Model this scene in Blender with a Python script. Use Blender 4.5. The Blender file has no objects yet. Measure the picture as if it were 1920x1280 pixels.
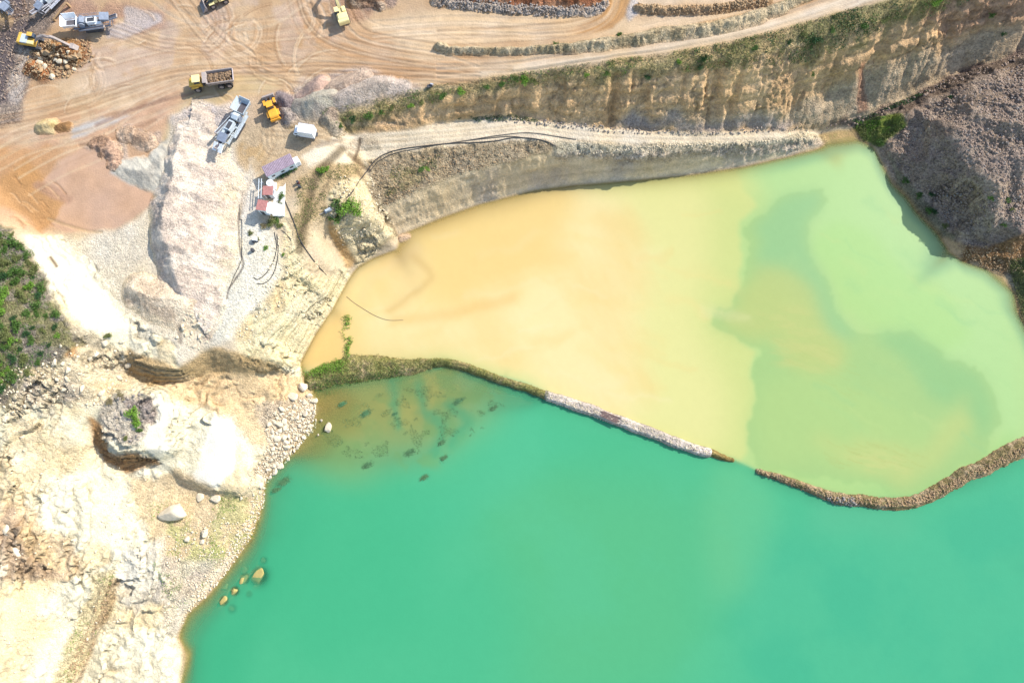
import bpy, math, random
import numpy as np
from mathutils import Vector, Matrix, Euler
from mathutils.geometry import delaunay_2d_cdt

SC = bpy.context.scene
COL = SC.collection
rng = np.random.default_rng(7)
random.seed(7)

# ------------------------------------------------------------------ camera, sky, sun, exposure
TILT = math.radians(10.0)
CAMZ = 170.0
F = 1280.0                      # focal length in photograph pixels (1920 wide)
cam = bpy.data.cameras.new('camera')
cam.sensor_width = 36.0
cam.lens = 36.0 * F / 1920.0
cam.clip_start = 1.0
cam.clip_end = 6000.0
cam_o = bpy.data.objects.new('camera', cam)
cam_o.location = (0, 0, CAMZ)
cam_o.rotation_euler = (TILT, 0, 0)
COL.objects.link(cam_o)
SC.camera = cam_o

SUN_EL = math.radians(38.0)
SUN_AZ = math.atan2(0.84, 0.55)          # clockwise from +Y
world = bpy.data.worlds.new("World")
SC.world = world
world.use_nodes = True
wn = world.node_tree
wn.nodes.clear()
sky = wn.nodes.new('ShaderNodeTexSky')
sky.sky_type = 'NISHITA'
sky.sun_disc = False
sky.sun_elevation = SUN_EL
sky.sun_rotation = SUN_AZ
bg = wn.nodes.new('ShaderNodeBackground')
bg.inputs['Strength'].default_value = 0.15
wo = wn.nodes.new('ShaderNodeOutputWorld')
wn.links.new(sky.outputs[0], bg.inputs['Color'])
wn.links.new(bg.outputs[0], wo.inputs['Surface'])
sl = bpy.data.lights.new('sun', 'SUN')
sl.energy = 3.4
sl.angle = math.radians(0.5)
sl.color = (1.0, 0.96, 0.9)
so = bpy.data.objects.new('sun', sl)
COL.objects.link(so)
sd = Vector((math.sin(SUN_AZ) * math.cos(SUN_EL), math.cos(SUN_AZ) * math.cos(SUN_EL), math.sin(SUN_EL)))
so.rotation_euler = (-sd).to_track_quat('-Z', 'Y').to_euler()
so.location = (0, 0, 300)
SC.view_settings.view_transform = 'Standard'
SC.view_settings.look = 'None'
SC.view_settings.gamma = 1.0
SC.view_settings.use_curve_mapping = False
SC.view_settings.exposure = 0.86

# ------------------------------------------------------------------ pixel <-> world
cT, sT = math.cos(TILT), math.sin(TILT)
def ray(px, py):
    a = (np.asarray(px, float) - 960) / F
    b = (640 - np.asarray(py, float)) / F
    return a, b * cT + sT, -cT + b * sT
def at(px, py, z=0.0):
    a, b, c = ray(px, py)
    t = (z - CAMZ) / c
    return a * t, b * t

def lin(c):
    c = np.asarray(c, float) / 255.0
    return np.where(c <= 0.04045, c / 12.92, ((c + 0.055) / 1.055) ** 2.4)
KB = 1.5
def A(r, g, b, k=1.0):          # colour seen on sunlit level ground -> base colour
    v = lin((r, g, b)) / KB * k
    return np.minimum(v, 0.86)

# ------------------------------------------------------------------ noise
_tab = rng.random(65536).astype(np.float32)
def _h(ix, iy, iz, s):
    h = (ix.astype(np.int64) * 73856093) ^ (iy.astype(np.int64) * 19349663) ^ (iz.astype(np.int64) * 83492791) ^ (s * 2654435761)
    h = (h ^ (h >> 13)) & 0x7fffffff
    h = (h * 1103515245 + 12345) & 0x7fffffff
    return _tab[(h >> 8) & 65535]
def vnoise(x, y, z=None, seed=0):
    x = np.asarray(x, float); y = np.asarray(y, float)
    ix = np.floor(x); iy = np.floor(y)
    fx = x - ix; fy = y - iy
    fx = fx * fx * (3 - 2 * fx); fy = fy * fy * (3 - 2 * fy)
    ix = ix.astype(np.int64); iy = iy.astype(np.int64)
    if z is None:
        iz = np.zeros_like(ix)
        a = _h(ix, iy, iz, seed); b = _h(ix + 1, iy, iz, seed)
        c = _h(ix, iy + 1, iz, seed); d = _h(ix + 1, iy + 1, iz, seed)
        return (a + (b - a) * fx) * (1 - fy) + (c + (d - c) * fx) * fy
    z = np.asarray(z, float)
    iz = np.floor(z); fz = z - iz; fz = fz * fz * (3 - 2 * fz); iz = iz.astype(np.int64)
    r = []
    for k in (0, 1):
        a = _h(ix, iy, iz + k, seed); b = _h(ix + 1, iy, iz + k, seed)
        c = _h(ix, iy + 1, iz + k, seed); d = _h(ix + 1, iy + 1, iz + k, seed)
        r.append((a + (b - a) * fx) * (1 - fy) + (c + (d - c) * fx) * fy)
    return r[0] * (1 - fz) + r[1] * fz
def fbm(x, y, z=None, sc=1.0, oct=4, seed=0, gain=0.5):      # 0..1, scale = size of the largest lump in metres
    t = 0; a = 1; s = 0
    f = 1.0 / sc
    for o in range(oct):
        n = vnoise(x * f + 13.7 * o, y * f - 7.1 * o, None if z is None else z * f + 3.3 * o, seed + o * 17)
        t = t + n * a; s += a
        a *= gain; f *= 2.07
    return t / s
def ridged(x, y, z=None, sc=1.0, oct=4, seed=0):
    t = 0; a = 1; s = 0; f = 1.0 / sc
    for o in range(oct):
        n = vnoise(x * f + 13.7 * o, y * f - 7.1 * o, None if z is None else z * f + 3.3 * o, seed + o * 17)
        t = t + (1 - abs(2 * n - 1)) * a; s += a
        a *= 0.5; f *= 2.1
    return t / s
def cells(x, y, z, sc, seed=0):     # blocky 3-D cells: edge distance and a random value per block
    x = x / sc; y = y / sc; z = z / sc
    ix = np.floor(x).astype(np.int64); iy = np.floor(y).astype(np.int64); iz = np.floor(z).astype(np.int64)
    d1 = np.full(x.shape, 9.0); d2 = np.full(x.shape, 9.0); rid = np.zeros(x.shape)
    for i in (-1, 0, 1):
        for j in (-1, 0, 1):
            for k in (-1, 0, 1):
                jx = ix + i; jy = iy + j; jz = iz + k
                px = jx + _h(jx, jy, jz, seed + 1); py = jy + _h(jx, jy, jz, seed + 2); pz = jz + _h(jx, jy, jz, seed + 3)
                d = np.maximum(np.maximum(abs(px - x), abs(py - y)), abs(pz - z)) * 0.6 + 0.4 * np.sqrt((px - x) ** 2 + (py - y) ** 2 + (pz - z) ** 2)
                n = d < d1
                d2 = np.where(n, d1, np.minimum(d2, d))
                rid = np.where(n, _h(jx, jy, jz, seed + 4), rid)
                d1 = np.where(n, d, d1)
    return d2 - d1, rid

# ------------------------------------------------------------------ terrain: break lines (photo x, photo y, height) -> triangulation
lines = []
def L(*p): lines.append(p)
SHORE = [(335,1330),(338,1280),(342,1240),(356,1226),(344,1213),(333,1190),(350,1150),(395,1110),(440,1050),(470,1010),(490,950),(495,900),(545,850),(578,800),(592,770),(585,735),(566,700),(560,682),(590,625),(620,580),(650,525),(670,500),(700,482),(742,466),(746,440),(762,433),(830,405),(900,380),(1000,355),(1080,345),(1200,335),(1300,325),(1400,310),(1480,292),(1530,280),(1548,270),(1537,259),(1528,250),(1575,241),(1602,240),(1608,262),(1640,277),(1650,300),(1672,345),(1700,372),(1720,402),(1760,442),(1780,472),(1800,488),(1850,505),(1890,518),(1903,550),(1910,590),(1935,640),(2000,750),(2080,900),(2100,1150),(2000,1450),(1500,1600),(800,1600),(400,1500),(335,1330)]
L(*[(x, y, 0) for x, y in SHORE])
# under water
L((375,1300,-2),(378,1200,-1.6),(400,1165,-1.6),(440,1120,-1.8),(485,1065,-1.8),(510,1000,-1.6),(520,940,-1.6),(555,880,-1.6),(640,860,-1.7),(720,870,-1.9),(780,865,-2.0),(840,820,-1.9),(900,780,-1.8),(985,762,-1.3))
L((450,1320,-7),(480,1180,-7),(560,1080,-7),(620,990,-6),(720,955,-6),(860,930,-6),(930,850,-6),(1000,800,-5),(1100,820,-6),(1360,900,-6),(1480,960,-5),(1600,975,-6),(1700,975,-6),(1920,915,-6),(2030,900,-6))
L((600,720,-.7),(660,712,-.8),(730,690,-.8),(800,678,-.8),(840,680,-.8),(880,692,-.8),(950,715,-.8),(1030,742,-.8),(1130,778,-.8),(1250,822,-.8),(1330,848,-.8),(1378,862,-1.2),(1400,868,-2.0),(1418,882,-1.2),(1480,902,-.8),(1550,925,-.7),(1620,938,-.7),(1700,938,-.7),(1760,915,-.7),(1840,872,-.7),(1920,838,-.7),(2040,800,-.5))
L((620,660,-3),(700,650,-3),(830,650,-3),(1000,700,-3.5),(1200,770,-4),(1380,830,-4),(1440,860,-4),(1600,900,-4),(1700,900,-4),(1800,860,-4),(1900,790,-4))
for x, y in ((700,560),(900,500),(1100,430),(1300,420),(1450,380),(1600,340),(1650,420),(1800,560),(1860,650),(1300,600),(1600,650)): L((x, y, -3.5))
for x, y in ((700,760),(800,760),(900,745),(650,820),(750,850)): L((x, y, -1.2 - 0.5 * ((x // 50) % 2)))
for x, y in ((800,1200),(1200,1100),(1600,1200),(1900,1300),(1200,1450)): L((x, y, -10))
# lower cut face and its bench
L((722,392,8.5),(790,358,9.2),(860,332,9.6),(950,308,9.8),(1030,290,9.5),(1100,288,9),(1200,287,8.2),(1300,282,7),(1400,276,5.2),(1480,268,3.4),(1530,264,1.2))
L((690,325,13),(696,303,13.6),(740,282,14),(850,270,13.6),(960,261,13),(1040,268,11.4),(1150,272,10.1),(1280,271,8.4),(1400,266,6.4),(1490,260,4.0),(1534,256,1.2))
L((655,248,17),(760,240,15.6),(850,225,14.6),(900,217,14.2),(960,218,13.8),(1020,223,13),(1080,230,12),(1150,236,11),(1230,243,10),(1330,246,8.6),(1430,245,6.4),(1500,244,3.8),(1580,228,2),(1650,203,2.6),(1700,178,3.6),(1780,143,5.4),(1850,122,7.2),(1920,98,9),(2050,50,12))
L((636,232,19),(700,215,19),(760,198,19.2),(830,185,19.6),(900,172,20.4),(960,160,20.8),(1050,148,21),(1200,137,21.8),(1300,127,22.2),(1400,112,22.4),(1500,88,22.6),(1600,58,23),(1700,24,23.5),(1800,-10,24.4),(1950,-60,26))
L((605,207,20.5),(680,188,20.8),(760,168,21),(830,155,21.4),(900,145,21.9),(960,135,22.3),(1100,114,23),(1200,103,23.4),(1300,88,23.9),(1450,56,24.4),(1600,12,24.8),(1700,-10,25.4),(1900,-60,27))
# yard and upper flats
for p in ((0,0,20),(150,0,20),(0,150,19.5),(200,120,20),(450,100,20),(300,230,19.8),(450,180,20),(560,120,20.2),(700,60,20.8),(900,60,21.8),(1100,70,23),(1300,30,24),(1500,-10,24.6),(900,0,22),(1200,0,23.8),(600,0,21),(100,300,19.2),(0,260,19.3),(220,330,18.8),(130,360,18.4),(380,330,18.8),(440,330,19),(530,260,19.5),(590,280,19),(-200,-150,20),(500,-200,22),(1200,-200,25),(2200,-250,29),(-200,300,19.5),(460,420,18.5),(520,380,18.6),(560,360,18.4),(600,330,18),(640,300,17.5),(630,260,18.2)): L(p)
L((0,345,18.9),(40,400,18.2),(80,432,17.8),(150,438,17.6),(220,425,17.6),(285,392,17.9),(296,370,18))
L((0,402,19.8),(60,436,18.6),(112,446,17.9))
# hill with the scrub
L((-60,415,22),(0,428,21.5),(30,437,22),(60,462,22),(85,520,22),(110,580,22),(136,620,22),(122,662,22),(72,702,22),(0,745,22.5),(-80,780,23))
for p in ((40,600,24),(-50,600,26),(-150,500,27),(-250,800,27),(-200,1000,24),(-200,1300,20),(-100,1600,16)): L(p)
L((120,452,17.6),(165,495,17),(215,560,16.8),(255,615,16.6),(290,640,16.4),(335,650,16))
for p in ((200,470,17),(300,430,18),(400,470,18.2),(350,600,16.6),(420,620,15.5),(460,540,17),(500,480,17.5),(540,430,17.5)): L(p)
# rim above the pond on the left
L((640,330,17),(606,395,15.5),(585,430,15.5),(572,470,15),(560,520,13.5),(540,580,12),(505,640,10.5))
L((630,385,15.5),(690,408,11.5),(716,428,7),(738,448,1.5))
L((616,402,14.5),(622,428,11.5),(646,462,5.5),(668,492,1))
L((612,415,12.6),(618,446,8.5),(640,480,3.2),(654,505,1))
for p in ((600,480,12.5),(620,500,8),(600,560,5),(560,620,5.5),(548,660,3.5),(585,530,11)): L(p)
# plateau rim and the ledge under it
L((150,645,19.5),(200,655,17.5),(240,662,16),(290,688,15),(335,690,15),(385,655,14.5),(440,662,13),(520,681,8.5),(548,680,3.5))
L((242,700,11),(290,716,10),(350,716,9.5),(398,692,9),(470,704,7.2),(530,697,3.6),(555,694,1.2))
# rock pillar
L((188,760,15),(230,737,16),(285,737,15.2),(312,770,13.8),(308,820,12.6),(285,846,13),(232,842,13.8),(192,812,14.4),(188,760,15))
L((178,800,12.5),(186,840,9),(208,862,8),(248,876,7.5),(302,868,7.4),(345,842,7.4),(356,785,8.5),(338,735,10),(290,722,10.5),(230,722,13.5),(180,742,15.4))
# lower left hillside
for p in ((60,760,19.5),(120,765,16.5),(150,800,14.5),(160,850,12),(0,830,19.5),(90,860,15),(0,900,18.3),(120,930,12.5),(60,980,15),(120,1020,11.8),(200,960,9.5),(215,1020,8.2),(0,1060,17),(60,1100,12.5),(130,1130,9.5),(0,1200,15),(60,1240,11),(200,1090,7.3),(0,1330,14),(80,1340,10),
          (400,760,7),(470,750,5),(540,760,2.2),(520,800,2),(470,840,3.6),(265,905,7),(290,960,5.6),(400,985,2.8),(450,960,1.8),(330,1050,3.4),(360,1100,1.8),(400,1050,1.8),(310,1180,2.0),(280,1100,4.5),(260,1010,6.4),(300,1250,2.3),(230,1280,4.4)): L(p)
L((398,780,8.4),(412,830,7.4),(384,870,7.2),(350,895,6.8))
L((430,800,6),(442,850,5),(470,895,3.2))
L((345,900,6.4),(390,911,6.0),(440,917,5),(482,903,2.6))
L((350,914,3.6),(400,929,3.0),(446,933,2.3),(480,925,1.3))
L((222,1085,6.4),(205,1130,6.1),(180,1190,5.8),(150,1240,5.6),(135,1300,5.6))
L((229,1088,4.9),(213,1135,4.8),(188,1195,4.4),(158,1245,4.3),(145,1300,4.2))
# spoil heap on the right
for p in ((1640,250,1.2),(1650,226,2.4),(1690,215,4.5),(1720,270,4),(1750,220,7),(1780,185,8.5),(1850,200,12),(1850,160,11),(1920,150,13),(1800,300,9.5),(1920,300,14),(1850,400,9),(1920,430,8.5),(1670,285,2),(2100,300,16),(2150,600,8),(2300,100,30),(1840,330,11.5),(1900,230,14.5),(1790,250,10.5)): L(p)
L((1690,300,2.3),(1712,315,2.9),(1745,340,3.5),(1775,375,3.1),(1800,400,2.8))
L((1680,312,.9),(1695,335,.8),(1725,362,.8),(1762,402,.8),(1790,425,1.1))
L((1795,445,1.6),(1850,452,2.4),(1920,440,6.5))
L((1802,464,1.2),(1840,474,1.8),(1890,475,2.6),(1940,450,5))
# far around
FAR = [(-1800,-1800,10),(-900,-1800,10),(0,-1800,10),(900,-1800,10),(1800,-1800,10),(1800,0,16),(1800,1800,30),(0,1800,26),(-1800,1800,22),(-1800,0,24),(-300,200,24),(-400,-100,22),(-160,-200,14),(0,-180,10),(200,-180,12),(320,0,18),(350,220,34),(0,300,30)]

def build_height():
    co = []; zz = []; ed = []; key = {}
    def add(x, y, z):
        k = (round(x, 2), round(y, 2))
        if k in key: return key[k]
        key[k] = len(co); co.append(Vector((x, y))); zz.append(z); return key[k]
    for ln in lines:
        prev = None
        for (px, py, z) in ln:
            x, y = at(px, py, z)
            i = add(float(x), float(y), z)
            if prev is not None and prev != i: ed.append((prev, i))
            prev = i
    for (x, y, z) in FAR: add(x, y, z)
    vo, eo, fo, ov, oe, of = delaunay_2d_cdt(co, ed, [], 0, 1e-4)
    z = np.zeros(len(vo))
    nb = [[] for _ in vo]
    for a, b in eo: nb[a].append(b); nb[b].append(a)
    unk = []
    for i, o in enumerate(ov):
        if len(o): z[i] = zz[o[0]]
        else: unk.append(i)
    for i in unk:
        k = [j for j in nb[i] if j not in unk]
        w = [1 / ((vo[i] - vo[j]).length + .01) for j in k]
        z[i] = sum(z[j] * a for j, a in zip(k, w)) / max(sum(w), 1e-9)
    if unk: print('crossings at', len(unk))
    return np.array([(v.x, v.y) for v in vo]), z, fo

CELL = 0.25
def axis(a, b):
    core = np.arange(a, b + CELL / 2, CELL)
    out = []; d = CELL; p = core[-1]
    while p < 1700:
        d = min(d * 1.12, 90); p += d; out.append(p)
    lo = []; d = CELL; p = core[0]
    while p > -1700:
        d = min(d * 1.12, 90); p -= d; lo.append(p)
    return np.concatenate([np.array(lo[::-1]), core, np.array(out)])
GX = axis(-126, 126); GY = axis(-55, 113)
NX, NY = len(GX), len(GY)
XX, YY = np.meshgrid(GX, GY)        # [iy, ix]
tv, tz, tf = build_height()
ZZ = np.full(XX.shape, 10.0)
for f in tf:
    p = tv[list(f)]; q = tz[list(f)]
    i0, i1 = np.searchsorted(GX, [p[:, 0].min(), p[:, 0].max()]); j0, j1 = np.searchsorted(GY, [p[:, 1].min(), p[:, 1].max()])
    i0 = max(i0 - 1, 0); j0 = max(j0 - 1, 0); i1 = min(i1 + 1, NX); j1 = min(j1 + 1, NY)
    x = XX[j0:j1, i0:i1]; y = YY[j0:j1, i0:i1]
    d = (p[1, 1] - p[2, 1]) * (p[0, 0] - p[2, 0]) + (p[2, 0] - p[1, 0]) * (p[0, 1] - p[2, 1])
    if abs(d) < 1e-9: continue
    a = ((p[1, 1] - p[2, 1]) * (x - p[2, 0]) + (p[2, 0] - p[1, 0]) * (y - p[2, 1])) / d
    b = ((p[2, 1] - p[0, 1]) * (x - p[2, 0]) + (p[0, 0] - p[2, 0]) * (y - p[2, 1])) / d
    c = 1 - a - b
    m = (a >= -1e-6) & (b >= -1e-6) & (c >= -1e-6)
    ZZ[j0:j1, i0:i1][m] = (a * q[0] + b * q[1] + c * q[2])[m]

def box1(a, r, ax):
    if r < 1: return a
    n = a.shape[ax]
    pad = [(0, 0), (0, 0)]; pad[ax] = (r + 1, r)
    c = np.cumsum(np.pad(a, pad, mode='edge'), axis=ax)
    s1 = [slice(None)] * 2; s2 = [slice(None)] * 2
    s1[ax] = slice(2 * r + 1, 2 * r + 1 + n); s2[ax] = slice(0, n)
    return (c[tuple(s1)] - c[tuple(s2)]) / (2 * r + 1)
def blur(a, r, n=3):
    for _ in range(n): a = box1(box1(a, r, 0), r, 1)
    return a
ZZ = blur(ZZ, 2, 2)
ZB = ZZ.copy()

def ground_z(x, y, Z=None):
    Z = ZZ if Z is None else Z
    x = np.asarray(x, float); y = np.asarray(y, float)
    i = np.clip(np.searchsorted(GX, x) - 1, 0, NX - 2); j = np.clip(np.searchsorted(GY, y) - 1, 0, NY - 2)
    u = np.clip((x - GX[i]) / (GX[i + 1] - GX[i]), 0, 1); v = np.clip((y - GY[j]) / (GY[j + 1] - GY[j]), 0, 1)
    return (Z[j, i] * (1 - u) + Z[j, i + 1] * u) * (1 - v) + (Z[j + 1, i] * (1 - u) + Z[j + 1, i + 1] * u) * v
def G(px, py, Z=None):               # photo point -> point on the ground
    px = np.atleast_1d(np.asarray(px, float)); py = np.atleast_1d(np.asarray(py, float))
    a, b, c = ray(px, py)
    hs = np.linspace(36, -11, 380)
    t = (hs[None, :] - CAMZ) / c[:, None]
    x = a[:, None] * t; y = b[:, None] * t
    g = ground_z(x, y, ZB if Z is None else Z)
    under = hs[None, :] <= g
    k = np.where(under.any(1), under.argmax(1), 379)
    r = np.arange(len(px))
    return x[r, k], y[r, k], g[r, k]
def G1(px, py):
    x, y, z = G(px, py)
    return Vector((float(x[0]), float(y[0]), float(ground_z(x[0], y[0]))))

# ------------------------------------------------------------------ masks on the grid
WX = (fbm(XX, YY, sc=5, oct=4, seed=31) - .5); WY = (fbm(XX, YY, sc=5, oct=4, seed=57) - .5)
def poly_mask(pw, warp=1.5, soft=0.5):
    pw = np.asarray(pw, float)
    m = 3 + warp + soft * 2
    i0, i1 = np.searchsorted(GX, [pw[:, 0].min() - m, pw[:, 0].max() + m]); j0, j1 = np.searchsorted(GY, [pw[:, 1].min() - m, pw[:, 1].max() + m])
    s = (slice(j0, j1), slice(i0, i1))
    x = XX[s] + WX[s] * warp * 2; y = YY[s] + WY[s] * warp * 2
    ins = np.zeros(x.shape, bool)
    n = len(pw)
    for k in range(n):
        x0, y0 = pw[k]; x1, y1 = pw[(k + 1) % n]
        if y0 == y1: continue
        c = ((y0 > y) != (y1 > y)) & (x < (x1 - x0) * (y - y0) / (y1 - y0) + x0)
        ins ^= c
    r = int(round(soft / CELL / 1.7))
    a = ins.astype(np.float32)
    if r >= 1: a = blur(a, r, 2)
    return s, a
def zone_pts(pts, water=False):
    px = [p[0] for p in pts]; py = [p[1] for p in pts]
    if water:
        x, y = at(px, py, 0.0)
    else:
        x, y, z = G(px, py)
    return np.stack([x, y], 1)
def line_dist(pw, m, warp=0.0):
    pw = np.asarray(pw, float)
    i0, i1 = np.searchsorted(GX, [pw[:, 0].min() - m, pw[:, 0].max() + m]); j0, j1 = np.searchsorted(GY, [pw[:, 1].min() - m, pw[:, 1].max() + m])
    s = (slice(j0, j1), slice(i0, i1))
    x = XX[s] + WX[s] * warp * 2; y = YY[s] + WY[s] * warp * 2
    d = np.full(x.shape, 1e9)
    for k in range(len(pw) - 1):
        a = pw[k]; b = pw[k + 1]; e = b - a; l2 = max((e ** 2).sum(), 1e-9)
        t = np.clip(((x - a[0]) * e[0] + (y - a[1]) * e[1]) / l2, 0, 1)
        d = np.minimum(d, np.hypot(x - a[0] - e[0] * t, y - a[1] - e[1] * t))
    return s, d
def smooth_line(pts, n=6):
    pts = np.asarray(pts, float)
    if len(pts) < 3: return pts
    P = np.vstack([2 * pts[0] - pts[1], pts, 2 * pts[-1] - pts[-2]]); out = []
    for i in range(1, len(P) - 2):
        for k in range(n):
            t = k / n
            out.append(0.5 * ((2 * P[i]) + (-P[i - 1] + P[i + 1]) * t + (2 * P[i - 1] - 5 * P[i] + 4 * P[i + 1] - P[i + 2]) * t * t + (-P[i - 1] + 3 * P[i] - 3 * P[i + 1] + P[i + 2]) * t ** 3))
    out.append(P[-2])
    return np.array(out)
# ------------------------------------------------------------------ ground colours, roughness and relief, zone by zone
GC = np.empty(XX.shape + (3,), np.float32); GC[:] = A(222, 200, 168)
PEB = np.full(XX.shape, 0.25, np.float32)      # pebbly grain
RK = np.full(XX.shape, 0.10, np.float32)       # broken rock relief
def paint(pts, rgb, warp=1.5, soft=0.6, a=1.0, peb=None, rk=None, k=1.0, n=None):
    s, m = poly_mask(zone_pts(pts), warp, soft)
    m = m * a
    if n is not None:      # patchy: n = (size, threshold)
        q = fbm(XX[s], YY[s], sc=n[0], oct=4, seed=int(n[0] * 10) + 5)
        m = m * np.clip((q - n[1]) * 8 + .5, 0, 1)
    if rgb is not None: GC[s] += (A(*rgb, k=k).astype(np.float32) - GC[s]) * m[..., None]
    if peb is not None: PEB[s] += (peb - PEB[s]) * m
    if rk is not None: RK[s] += (rk - RK[s]) * m
FARLAND = (150, 150, 105)
far = np.clip((np.maximum(abs(XX) - 150, np.maximum(YY - 130, -YY - 85))) / 40, 0, 1)
# yard and upper flats
YARD = [(-300,-300),(1900,-300),(1640,10),(1450,58),(1200,105),(960,137),(760,172),(600,212),(420,240),(330,230),(200,262),(0,270),(-300,300)]
paint(YARD, (210,176,134), 1, 1, peb=.10, rk=.03)
paint(YARD, (224,196,156), 1, 1, a=.6, n=(14, .52))
paint(YARD, (196,158,116), 1, 1, a=.5, n=(9, .56))
paint([(-60,150),(120,100),(330,100),(500,60),(620,90),(500,150),(300,160),(100,230),(-60,240)], (200,158,112), 5, 2, a=.5, n=(8,.5))
paint([(200,0),(400,-20),(560,40),(420,100),(260,70)], (202,160,122), 5, 2, a=.6, n=(7,.5))
paint([(540,-40),(640,-40),(660,60),(760,110),(960,118),(960,135),(760,150),(640,110),(560,60)], (196,152,108), 4, 2, a=.6)
paint([(60,225),(330,160),(360,180),(200,260),(80,262)], (196,148,112), 4, 1.5, a=.5, n=(4,.47))
paint([(100,20),(300,0),(620,0),(640,90),(420,140),(150,150)], (206,182,160), 6, 2, a=.55, n=(6,.52))
paint([(300,150),(480,130),(700,130),(640,190),(450,180)], (216,190,166), 5, 2, a=.5, n=(5,.5))
paint([(820,20),(1000,28),(1130,25),(1180,40),(1440,18),(1420,30),(1200,62),(1000,78),(830,92),(700,70),(690,40)], (236,206,162), 2, 1.5, a=.85)
paint([(1000,32),(1160,30),(1120,66),(1040,72),(1000,60)], (226,186,134), 2, 1.5, a=.6)
paint([(1180,-10),(1440,-60),(1500,-20),(1440,10),(1300,8),(1200,14)], (238,214,176), 1, 1, a=.7)
paint([(820,-60),(1140,-60),(1130,15),(1060,22),(820,15)], (205,165,130), 1, 1, peb=.6, rk=.2)
paint([(1130,-40),(1185,-40),(1180,20),(1150,55),(1100,62),(1060,60),(1110,35),(1130,10)], (204,158,104), 1.0, .6)
paint([(1185,-20),(1200,8),(1196,30),(1178,42),(1170,30),(1182,8)], (222,208,190), 1.2, .4, peb=.6)
# left dark rubble corner
paint([(-100,-100),(150,-100),(135,20),(90,60),(60,130),(40,230),(-100,260)], (156,138,120), 3, 1.0, peb=.8, rk=.2)
paint([(-100,-60),(60,-60),(50,60),(20,100),(15,190),(-100,240)], (108,98,98), 3, 1.0, a=.8, peb=.8, rk=.2)
paint([(30,95),(90,85),(80,130),(50,160),(35,200),(15,190)], (196,180,160), 2, .5, peb=.8, rk=.15)
paint([(90,5),(230,0),(310,10),(300,50),(250,72),(120,45)], (186,150,122), 3, 1.2, peb=.3, n=(5, .35))
paint([(240,8),(300,25),(300,40),(250,70),(200,72),(190,60),(235,50)], (204,192,180), 2, .6, a=.8)
paint([(60,80),(170,75),(170,115),(130,140),(90,160),(45,145)], (160,120,88), 2, .8, peb=.8, rk=.3)
paint([(600,-40),(700,-40),(720,10),(690,40),(620,20)], (190,150,118), 2, .8, a=.8, peb=.4)
paint([(650,-40),(760,-40),(740,14),(700,20),(670,12)], (176,150,130), 2, .6, a=.9, peb=.9, rk=.2)
# wet tan pool by the truck, and flow channel
paint([(380,150),(420,148),(490,140),(540,150),(490,185),(430,192),(400,200),(360,232),(320,262),(296,280),(285,270),(330,215),(360,190),(350,178)], (208,182,134), 2, .8, a=.9, peb=0)
# orange soil on the left
paint([(-200,265),(60,250),(200,215),(340,175),(350,185),(290,270),(300,350),(290,390),(220,425),(80,436),(-200,420)], (212,172,136), 2, 1.5, peb=.15, rk=.10)
paint([(-200,265),(60,280),(150,262),(120,330),(40,380),(-200,380)], (206,156,108), 3, 1.0, a=.7, n=(7, .42))
paint([(0,330),(60,300),(90,345),(130,365),(110,400),(80,430),(30,405),(0,390)], (206,156,104), 2, .8, a=.85)
paint([(110,305),(150,280),(200,276),(235,330),(285,350),(293,384),(222,423),(120,437),(90,420),(125,375),(80,345)], (216,176,146), 1, .5, peb=.02, rk=.01)
paint([(60,345),(100,348),(132,364),(128,380),(95,372),(62,356)], (190,150,124), 2, .5, a=.8)
paint([(0,262),(170,225),(240,235),(140,262),(120,280)], (226,196,158), 3, .8, a=.7, n=(5, .45))
paint([(130,240),(180,222),(250,215),(180,248),(130,258)], (206,202,192), 1.5, .6, a=.9)
paint([(230,240),(300,232),(300,262),(275,290),(240,262)], (204,178,156), 3, .5, peb=.5, rk=.12)
paint([(165,265),(240,262),(260,300),(225,315),(200,300)], (210,184,162), 3, .5, peb=.5, rk=.2)
paint([(300,262),(330,255),(318,300),(305,350),(290,362),(240,345),(204,325),(206,310),(262,312),(290,290)], (196,194,186), 1.2, .4, peb=.05, rk=.04)
# gravel pad and flat
paint([(330,215),(400,195),(470,200),(480,260),(430,300),(460,330),(480,420),(520,470),(500,560),(440,640),(380,655),(330,690),(250,650),(200,560),(110,450),(220,426),(296,390),(300,300)], (242,226,200), 2, .8, peb=.5, rk=.05)
paint([(330,215),(400,195),(450,200),(430,260),(330,260)], (222,206,188), 2, .8, peb=.8)
paint([(410,280),(470,290),(500,470),(450,560),(420,520),(460,420)], (248,234,214), 2, .8, peb=.5)
paint([(460,190),(640,230),(640,330),(560,380),(480,330),(440,290),(450,240)], (208,182,148), 3, 1.2, a=.9, peb=.3, rk=.06)
paint([(450,270),(500,262),(490,330),(470,340),(445,310)], (204,168,118), 2, .8, a=.7, n=(4, .45))
paint([(430,430),(480,400),(520,440),(520,520),(440,640),(400,640)], (248,238,216), 2, .8, a=.9, peb=.5)
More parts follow.
